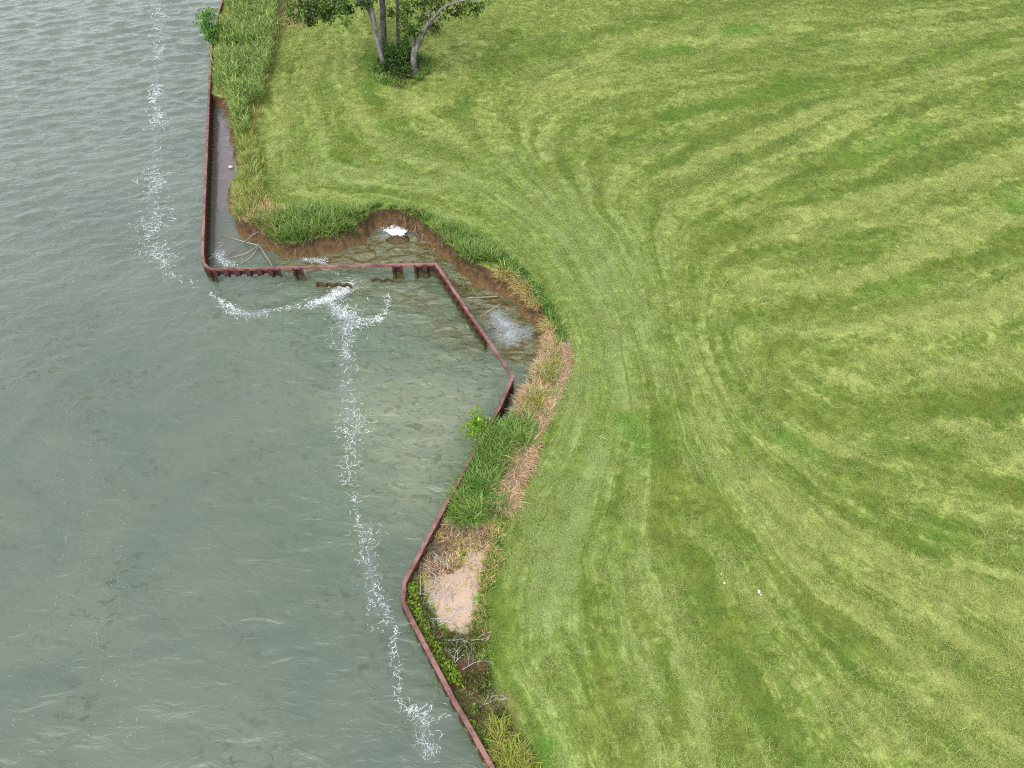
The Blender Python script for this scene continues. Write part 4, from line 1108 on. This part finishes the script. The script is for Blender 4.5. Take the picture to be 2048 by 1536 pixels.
# ------------------------------------------------------------------ single tufts one can tell apart
def tuft(px, py, z, n, hlo, hi, w, cols, label, lean=(.2, .9), droop=(.4, 1.3), name='grass_tuft', group=None):
    c = P(px, py, z); c.z = float(ground_z(c.x, c.y)[0])
    b = np.c_[rng.normal(0, .06, (n, 2)), np.zeros(n) - .02]
    o = blade_obj(name, [blades(b, rng.uniform(hlo, hi, n), w * rng.uniform(.7, 1.2, n), rng.random(n) * 6.283, rng.uniform(*lean, n), rng.uniform(*droop, n), col_var(n, cols, .12))], 'blade', None, None, tuple(c))
    tag(o, label, 'grass tuft', group)
tuft(948, 1200, .8, 60, .5, .85, .03, G_YEL, 'yellow green grass tuft at the lawn edge of the sand patch')
tuft(912, 1368, .6, 50, .5, .8, .03, [C(180, 200, 64, 1.7), C(160, 186, 60, 1.7)], 'yellow green grass tuft by the wall below the bare branches')
TS = [(892, 1092, 'sparse green tuft in the litter near the wall'), (925, 1108, 'thin tuft in the middle of the dry litter'), (862, 1052 + 60, 'pale tuft close behind the wall cap above the sand'),
      (897, 1122, 'upright tuft on the litter over the sand'), (915, 1118, 'small olive tuft beside the grey litter patch'), (924, 1142, 'green tuft standing at the top of the bare sand'),
      (902, 1138, 'brownish tuft left of the green tuft above the sand'), (928, 1160, 'tiny olive tuft at the middle of the bare sand edge'), (948, 1035, 'green tuft at the lower rim of the reed patch'),
      (920, 1035, 'spiky tuft on the mud below the reed patch'), (888, 1058, 'long leaved tuft leaning over the mud by the wall'), (960, 1060, 'broad green tuft between litter and lawn')]
for x, y, l in TS:
    tuft(x, y, .65, random.randint(22, 34), .25, .5, .024, G_FRESH + G_YEL, l, (.3, 1.0), (.3, 1.2), group='tufts on the litter behind the wall')

# ------------------------------------------------------------------ bare branches
def dead_branch(px, py, ang, L, label, seed, z=.62):
    r = random.Random(seed)
    c = P(px, py, z); c.z = float(ground_z(c.x, c.y)[0]) + .04
    t = Tubes()
    def grow(p, a, e, L, rad, depth):
        pts, q = [p], p
        for k in range(4):
            a += r.uniform(-.32, .32); e = max(-.05, min(.6, e + r.uniform(-.15, .12)))
            q = q + Vector((math.cos(a) * math.cos(e), math.sin(a) * math.cos(e), math.sin(e))) * L / 4
            q.z = max(q.z, -.02)
            pts.append(q.copy())
            if depth < 2 and k >= 1 or (depth == 0 and k == 0):
                grow(q, a + r.choice((-1, 1)) * r.uniform(.4, 1.0), e + r.uniform(0, .3), L * r.uniform(.4, .65), rad * .65, depth + 1)
        t.add(pts, [rad, rad * .85, rad * .7, rad * .55, rad * .3], 5)
    grow(Vector((0, 0, 0)), ang, .2, L, .014, 0)
    o = link('dead_branch', t.mesh('dead_branch'), M['dead']); o.location = c
    tag(o, label, 'branch', 'bleached branches behind the southern wall')
DB = [(842, 1132, -.5, 1.3, 'bleached branch bundle by the wall above the bare sand'), (815, 1185, .3, 1.2, 'white branch fan pointing at the left end of the sand'),
      (835, 1190, -1.3, 1.2, 'forked white branch just below the pole at the wall bend'), (850, 1212, .6, 1.1, 'antler shaped white branch left of the narrow sand'),
      (838, 1222, .1, 1.2, 'long grey twig lying over the weeds below the wall bend'), (845, 1240, .5, .9, 'upright white fork left of the sand foot'),
      (862, 1262, .4, 1.3, 'slender white branch pointing at the sand foot'), (868, 1278, .25, 1.3, 'longest white branch below the sand foot'),
      (870, 1290, -.3, .9, 'twisted white branch against the wall below the sand'), (902, 1334, 1.1, .7, 'short white twig standing in the dark weeds'),
      (925, 1338, .6, .8, 'white forked branch on the dark weeds nearest the lawn'), (957, 1414, .5, .8, 'pale branch beside the dry brown patch near the bottom'),
      (925, 1248, 1.2, .5, 'single white twig on the lower right of the sand'), (866, 1100, -.9, .7, 'thin grey twig on the mud beside the wall')]
for k, (x, y, a, L, l) in enumerate(DB): dead_branch(x, y, a, L * .95, l, 50 + k)

# ------------------------------------------------------------------ sticks and stalks
def stick(pts, rad, m, label, name='stick', cat='stick', group=None):
    q = [Vector(p) for p in pts]
    o0 = q[0].copy()
    t = Tubes(); n = len(q)
    t.add([v - o0 for v in q], [rad * (1 - .5 * i / max(1, n - 1)) for i in range(n)], 6)
    o = link(name, t.mesh(name), m); o.location = o0
    tag(o, label, cat, group)
gS = 'pale stalks lying at the inner corner'
stick([P(517, 491, .30), P(480, 481, .16), P(441, 471, .03)], .032, M['stalk'], 'pale stalk reaching left across the grey corner water, topmost of the fan', group=gS)
stick([P(517, 491, .28), P(490, 508, .16), P(453, 518, .02)], .030, M['stalk'], 'pale stalk running down left from the bank into the corner foam', group=gS)
stick([P(518, 492, .27), P(502, 514, .12), P(481, 528, .0)], .028, M['stalk'], 'shorter pale stalk in the middle of the corner fan', group=gS)
stick([P(519, 492, .3), P(532, 512, .3), P(545, 533, .5)], .034, M['stalk'], 'pale stalk leaning from the bank onto the front wall cap', group=gS)
stick([P(518, 463, .75), P(505, 470, .5), P(492, 482, .3), P(476, 494, .18), P(460, 508, .08), P(443, 522, .0)], .04, M['wet_wood'], 'crooked grey branch hanging from the bank down into the corner water', 'branch', 'branch')
stick([P(994, 593, .25), P(950, 595, .1), P(920, 596, .06)], .03, M['stalk'], 'pale stalk lying level from the dry bank to the wall')
stick([P(1002, 607, .3), P(978, 622, .15), P(955, 639, .0)], .026, M['stalk'], 'tan stalk slanting down into the basin above the churned foam')
gW = 'thin stalks on the mud strip'
for a, b, l in (((421, 290), (470, 293), 'thin pale stalk crossing the mud strip above the round float'), ((420, 328), (470, 309), 'thin stalk slanting across the mud strip just above the round float'),
                ((419, 355), (474, 361), 'thin pale stalk crossing the mud strip below the round float'), ((424, 258), (452, 252), 'thin stalk at the upper end of the mud strip')):
    stick([P(*a, .12), P((a[0] + b[0]) / 2, (a[1] + b[1]) / 2, .12), P(*b, .2)], .014, M['stalk'], l, group=gW)
stick([P(841, 1190, .72), P(840.5, 1155, .74), P(840, 1122, .72)], .018, M['stalk'], 'straight pale pole lying behind the wall beside the bare sand', 'pole', 'pole')
stick([P(875, 1048, .62), P(892, 1049, .62), P(911, 1051, .62)], .018, M['stalk'], 'short pale stalk lying on the mud below the reed patch')
stick([P(1194, 872, .97), P(1204, 875, .99), P(1216, 879, .97)], .022, M['stalk'], 'single pale stick lying on the open mown lawn')
for a, b, l in (((765, 422), (772, 450), 'thin root dangling over the left side of the notch'), ((808, 436), (811, 458), 'thin root dangling down the middle of the notch face'), ((590, 498), (586, 524), 'thin root hanging to the water below the lush reeds'), ((845, 468), (838, 490), 'thin root dangling over the right side of the notch')):
    stick([P(*a, .8), P((a[0] + b[0]) / 2 + 2, (a[1] + b[1]) / 2, .5), P(*b, .1)], .014, M['stalk'], l, 'root', 'root', 'roots dangling over the bank')

# float on the mud, litter on the lawn, plate in the branches
def lump(name, c, r, m, label, cat, seed, squash=(1, 1, .6), group=None):
    rr = random.Random(seed)
    me = bpy.data.meshes.new(name)
    vs, fs = [], []
    nu, nv = 10, 6
    for j in range(1, nv):
        for i in range(nu):
            a, b = 2 * math.pi * i / nu, math.pi * j / nv
            k = r * rr.uniform(.8, 1.15)
            vs.append((k * math.cos(a) * math.sin(b) * squash[0], k * math.sin(a) * math.sin(b) * squash[1], k * math.cos(b) * squash[2]))
    vs += [(0, 0, r * squash[2]), (0, 0, -r * squash[2])]
    T, B = len(vs) - 2, len(vs) - 1
    for j in range(nv - 2):
        for i in range(nu):
            i2 = (i + 1) % nu
            fs.append((j * nu + i, (j + 1) * nu + i, (j + 1) * nu + i2, j * nu + i2))
    for i in range(nu):
        i2 = (i + 1) % nu
        fs.append((T, i, i2)); fs.append((B, (nv - 2) * nu + i2, (nv - 2) * nu + i))
    me.from_pydata(vs, [], fs); me.polygons.foreach_set('use_smooth', np.ones(len(fs), bool)); me.update()
    o = link(name, me, m); o.location = c
    return tag(o, label, cat, group)
lump('float', P(461, 334, .12), .12, M['plastic'], 'small cream coloured round float stranded on the mud strip', 'float', 3, (1.25, .9, .8))
lump('litter', P(1518, 1183, .98), .05, M['white'], 'larger white scrap of litter on the lower lawn', 'litter', 4, (1, 1.4, .5), 'white scraps on the lawn')
lump('litter', P(1522, 1189, .98), .03, M['white'], 'tiny white crumb touching the larger scrap on the lower lawn', 'litter', 5, (1, 1, .5), 'white scraps on the lawn')
lump('litter', P(1449, 1166, .98), .035, M['white'], 'small white scrap left of the larger scrap on the lower lawn', 'litter', 6, (1, 1.2, .5), 'white scraps on the lawn')
lump('litter', P(1443, 1147, .98), .03, M['white'], 'uppermost tiny white scrap on the lower lawn', 'litter', 7, (.7, 1.4, .5), 'white scraps on the lawn')
# fallen sod in the notch
lump('sod', P(797, 480, .0), .62, M['peat'], 'brown lump of fallen sod washed by foam in the bank notch', 'sod', 8, (1.2, .7, .35))
c = U(940, -2, yD + .6)
me = bpy.data.meshes.new('plate')
vs, fs = [], []
for k in range(9):
    a = -.9 + 1.8 * k / 8
    for r_ in (.0, .28):
        for th in (0, .02):
            vs.append((math.sin(a) * .45 + r_ * .5, th + .1 * math.cos(a * 1.5), math.cos(a) * .25 + r_ - .2))
for k in range(8):
    o = k * 4
    for a, b in ((0, 1), (1, 3), (3, 2), (2, 0)): fs.append((o + a, o + b, o + 4 + b, o + 4 + a))
fs += [(0, 2, 3, 1), (32, 33, 35, 34)]
me.from_pydata(vs, [], fs); me.update()
o = link('plate', me, M['plate']); o.location = c; o.rotation_euler = (.3, .7, .2)
tag(o, 'pale curved plate among the leaves of the right hand tree', 'plate')

# ------------------------------------------------------------------ foam and painted glints on the water
def ribbons(xy, ang, L, w, curl, z=None, dz=.012, k=8, wob=.55):
    n = len(xy)
    V_ = np.zeros((n, k, 2, 3))
    x, y, a = xy[:, 0].copy(), xy[:, 1].copy(), ang.copy()
    x -= np.cos(a) * L * .5; y -= np.sin(a) * L * .5
    for i in range(k):
        ww = w * np.sin(math.pi * (i + .35) / (k - .3)) * rng.uniform(.5, 1.3, n)
        nx, ny = -np.sin(a), np.cos(a)
        for j, sgn in enumerate((-1, 1)):
            V_[:, i, j, 0] = x + nx * ww * sgn * .5; V_[:, i, j, 1] = y + ny * ww * sgn * .5
        if i < k - 1:
            x += np.cos(a) * L / (k - 1); y += np.sin(a) * L / (k - 1); a = a + curl * 5 / k + rng.normal(0, wob, n)
    v = V_.reshape(-1, 3)
    v[:, 2] = water_z(v[:, 0], v[:, 1]) + dz + np.repeat(rng.random(n) * .01, k * 2)
    b = np.arange(n)[:, None] * (k * 2)
    q = np.vstack([b + np.array([2 * i, 2 * i + 1, 2 * i + 3, 2 * i + 2]) for i in range(k - 1)])
    return v, q
def on_line(pl, n, sig):
    q = PP(pl, 0)
    L = np.r_[0, np.cumsum(np.hypot(*np.diff(q, axis=0).T))]
    s = np.sort(rng.random(n * 3) * L[-1])
    cl = vnoise(s * 0.9, np.zeros(len(s)) + pl[0][0], 5) * vnoise(s * .33, np.zeros(len(s)) + pl[0][1], 6)
    ok = rng.random(len(s)) < np.clip(cl * 1.8 - .02, 0.24, .9)
    s, cl = s[ok], cl[ok]
    if len(s) > n:
        k = np.sort(rng.permutation(len(s))[:n]); s, cl = s[k], cl[k]
    x, y = np.interp(s, L, q[:, 0]), np.interp(s, L, q[:, 1])
    s = s[rng.random(len(s)) < .6] if False else s
    n = len(s)
    sig = sig * np.clip(.25 + 2.2 * cl, .3, 1.5)
    wv = np.minimum(1, 3 * sig) * (vnoise(s * .8, s * 0 + 3.3, 15) - .5) * .9 + (vnoise(s * 2.5, s * 0 + 7.7, 16) - .5) * .35
    return np.c_[x + wv + rng.normal(0, 1, n) * sig, y + rng.normal(0, 1, n) * sig * 1.1]
FO = [([(325, -10), (310, 60), (318, 110), (305, 180), (315, 240), (312, 300), (300, 350), (318, 375), (310, 430), (300, 460), (305, 500), (330, 540), (370, 565)], 780, .30), ([(335, 545), (370, 565), (400, 570)], 45, .15),
      ([(316, 90), (318, 120)], 130, .3), ([(306, 170), (318, 250)], 380, .32), ([(305, 350), (312, 390)], 160, .3), ([(310, 425), (300, 480)], 240, .28), ([(305, 490), (340, 545)], 240, .25),
      ([(425, 585), (440, 608), (470, 627), (520, 631), (545, 622)], 230, .2), ([(440, 600), (470, 625)], 230, .2), ([(545, 622), (590, 612), (640, 605)], 110, .14),
      ([(600, 612), (650, 598), (690, 577), (703, 566)], 360, .2), ([(635, 605), (690, 578)], 520, .3),
      ([(640, 615), (690, 625), (715, 640), (690, 665), (682, 700), (692, 740), (685, 780), (700, 810), (690, 850)], 430, .3), ([(665, 610), (710, 640)], 260, .34),
      ([(715, 645), (752, 640), (772, 615), (785, 592)], 300, .14), ([(690, 680), (690, 720)], 120, .25), ([(680, 850), (720, 850)], 120, .3), ([(695, 810), (715, 855)], 80, .22),
      ([(690, 860), (700, 940), (710, 1000), (720, 1060), (735, 1100), (740, 1150), (735, 1190), (760, 1220), (800, 1250)], 560, .22), ([(715, 1060), (735, 1110)], 90, .2), ([(735, 1185), (775, 1235)], 90, .25),
      ([(795, 1255), (780, 1290), (785, 1330), (790, 1360), (820, 1420), (845, 1460), (860, 1515)], 420, .16), ([(815, 1410), (850, 1450)], 200, .22),
      ([(430, 505), (445, 525), (465, 534)], 240, .18), ([(440, 480), (432, 520)], 60, .2), ([(605, 520), (645, 522)], 150, .10), ([(665, 545), (690, 555)], 30, .15), ([(555, 560), (560, 570)], 20, .15)]
fv, fq, off = [], [], 0
for pl, n, sg in FO:
    xy = on_line(pl, int(n * .42), sg * 1.15)
    dist = xy[:, 1] / 24.0
    L = rng.uniform(.10, .55, len(xy)) * (.6 + .25 * dist)
    v, q = ribbons(xy, rng.normal(0, .8, len(xy)), L, rng.uniform(.008, .022, len(xy)) * (.45 + .5 * dist), rng.normal(0, .5, len(xy)))
    fv.append(v); fq.append(q + off); off += len(v)
tag(link('foam', mesh_np('foam', np.vstack(fv), [np.vstack(fq)]), M['foam']), kind='stuff')
# tiny pale flecks painting light glints onto the open water
fv, fq, off = [], [], 0
for pl, n, sg in [([(30, 1536), (110, 1250), (150, 950), (140, 780), (170, 600), (190, 400), (215, 220), (240, 60)], 650, 1.0), ([(200, 1500), (230, 1250), (150, 1000), (190, 850)], 420, .8),
                  ([(40, 1000), (60, 800), (90, 560), (70, 380)], 320, 1.4), ([(110, 340), (90, 240), (130, 140)], 160, 1.2), ([(350, 900), (300, 700), (330, 600)], 90, 2.0)]:
    xy = on_line(pl, int(n * .55), sg)
    v, q = ribbons(xy, rng.normal(.4, .9, len(xy)), rng.uniform(.03, .09, len(xy)), rng.uniform(.008, .018, len(xy)), rng.normal(0, .3, len(xy)))
    fv.append(v); fq.append(q + off); off += len(v)
tag(link('glint_flecks', mesh_np('glint_flecks', np.vstack(fv), [np.vstack(fq)]), M['flecks']), kind='stuff')
def mat_wash():
    s = NT('aerated_water')
    e = s.attr('edge')
    a = s.noise(1.5, 5, 0.7, 2.6); b = s.noise(4.5, 4, 0.7, 2.0)
    cov = s.math('MULTIPLY', s.ramp(s.math('ADD', s.math('MULTIPLY', a, 0.6), s.math('MULTIPLY', b, 0.4)), 0.38, 0.57, 0.08, 0.95), e)
    s.base(s.mix(s.ramp(b, .3, .7), C(180, 198, 200), C(232, 240, 240)), 0.4, 0.4)
    t = s.n('ShaderNodeBsdfTransparent')
    x = s.n('ShaderNodeMixShader'); s.set(x.inputs[0], cov)
    s.t.links.new(t.outputs[0], x.inputs[1]); s.t.links.new(s.p.outputs[0], x.inputs[2])
    s.t.links.new(x.outputs[0], s.out.inputs['Surface'])
    return s.m
M['wash'] = mat_wash()
def wash(pl, soft, strength):
    q = PP(pl, 0)
    lo, hi = q.min(0) - .3, q.max(0) + .3
    xs, ys = np.arange(lo[0], hi[0], .1), np.arange(lo[1], hi[1], .1)
    X, Y = np.meshgrid(xs, ys); x, y = X.ravel(), Y.ravel()
    e = sstep(-.05, soft, sdist(x, y, q) + .7 * soft * (fbm(x * 2.2, y * 2.2, 231, 3) - .5)) * strength
    k = np.arange(len(x)).reshape(len(ys), len(xs))
    f = np.stack([k[:-1, :-1], k[:-1, 1:], k[1:, 1:], k[1:, :-1]], -1).reshape(-1, 4)
    f = f[e[f].max(1) > .01]
    u_, inv = np.unique(f, return_inverse=True)
    me = mesh_np('foam_wash', np.c_[x, y, water_z(x, y) + .008][u_], [inv.reshape(-1, 4)], True, dict(edge=e[u_]))
    tag(link('foam_wash', me, M['wash']), kind='stuff')
wash([(970, 622), (1000, 615), (1032, 635), (1062, 652), (1070, 672), (1048, 684), (1040, 692), (1012, 700), (985, 682), (976, 655)], .8, 1.0)
wash([(590, 618), (640, 596), (690, 566), (712, 562), (706, 588), (680, 606), (720, 628), (735, 645), (700, 668), (665, 640), (640, 612)], .6, .75)
wash([(424, 582), (450, 600), (480, 618), (545, 616), (545, 634), (500, 640), (455, 630), (430, 605)], .4, .5)
wash([(655, 640), (720, 640), (715, 700), (718, 760), (722, 850), (700, 880), (665, 850), (675, 760), (668, 690)], .9, .38)
wash([(292, -5), (335, -5), (332, 250), (335, 520), (345, 560), (310, 560), (282, 430), (292, 250)], 1.6, .40)
wash([(424, 490), (450, 498), (472, 530), (430, 534)], .4, .5)
wash([(596, 512), (655, 514), (655, 526), (600, 526)], .3, .8)
wash([(750, 446), (815, 450), (840, 470), (800, 485), (762, 478)], .35, .6)
wash([(800, 1395), (850, 1400), (880, 1500), (870, 1536), (840, 1536), (820, 1460)], .6, .45)
wash([(705, 1030), (745, 1050), (760, 1180), (800, 1240), (780, 1260), (725, 1200), (715, 1100)], .6, .35)
# churned foam inside the basin, foam in the notch
CH = PP([(978, 632), (1000, 622), (1028, 640), (1045, 665), (1042, 688), (1010, 694), (985, 680), (972, 655)], 0)
xy = pts_in(CH, 130)
v1, q1 = ribbons(xy, rng.random(130) * 6.28, rng.uniform(.3, .8, 130), rng.uniform(.012, .03, 130), rng.normal(0, .9, 130), dz=.02)
xy = pts_in(PP([(1045, 655), (1065, 655), (1062, 680), (1048, 678)], 0), 80)
v2, q2 = ribbons(xy, rng.random(80) * 6.28, rng.uniform(.12, .3, 80), rng.uniform(.015, .03, 80), rng.normal(0, .8, 80))
tag(link('churned_foam', mesh_np('churned_foam', np.vstack([v1, v2]), [np.vstack([q1, q2 + len(v1)])]), M['thinfoam']), kind='stuff')
NT_ = PP([(772, 461), (790, 459), (810, 461), (812, 467), (800, 471), (784, 469)], .18)
xy = pts_in(NT_, 190)
v, q = ribbons(xy, rng.normal(0, .6, 190), rng.uniform(.15, .4, 190), rng.uniform(.03, .08, 190), rng.normal(0, .4, 190))
v[:, 2] = .2 + rng.random(len(v)) * .02
xy = on_line([(762, 451), (785, 455), (812, 461)], 150, .05)
v2, q2 = ribbons(xy, rng.normal(0, .4, len(xy)), rng.uniform(.1, .25, len(xy)), rng.uniform(.02, .05, len(xy)), rng.normal(0, .4, len(xy)), dz=.05)
tag(link('notch_foam', mesh_np('notch_foam', np.vstack([v, v2]), [np.vstack([q, q2 + len(v)])]), M['notchfoam']), kind='stuff')
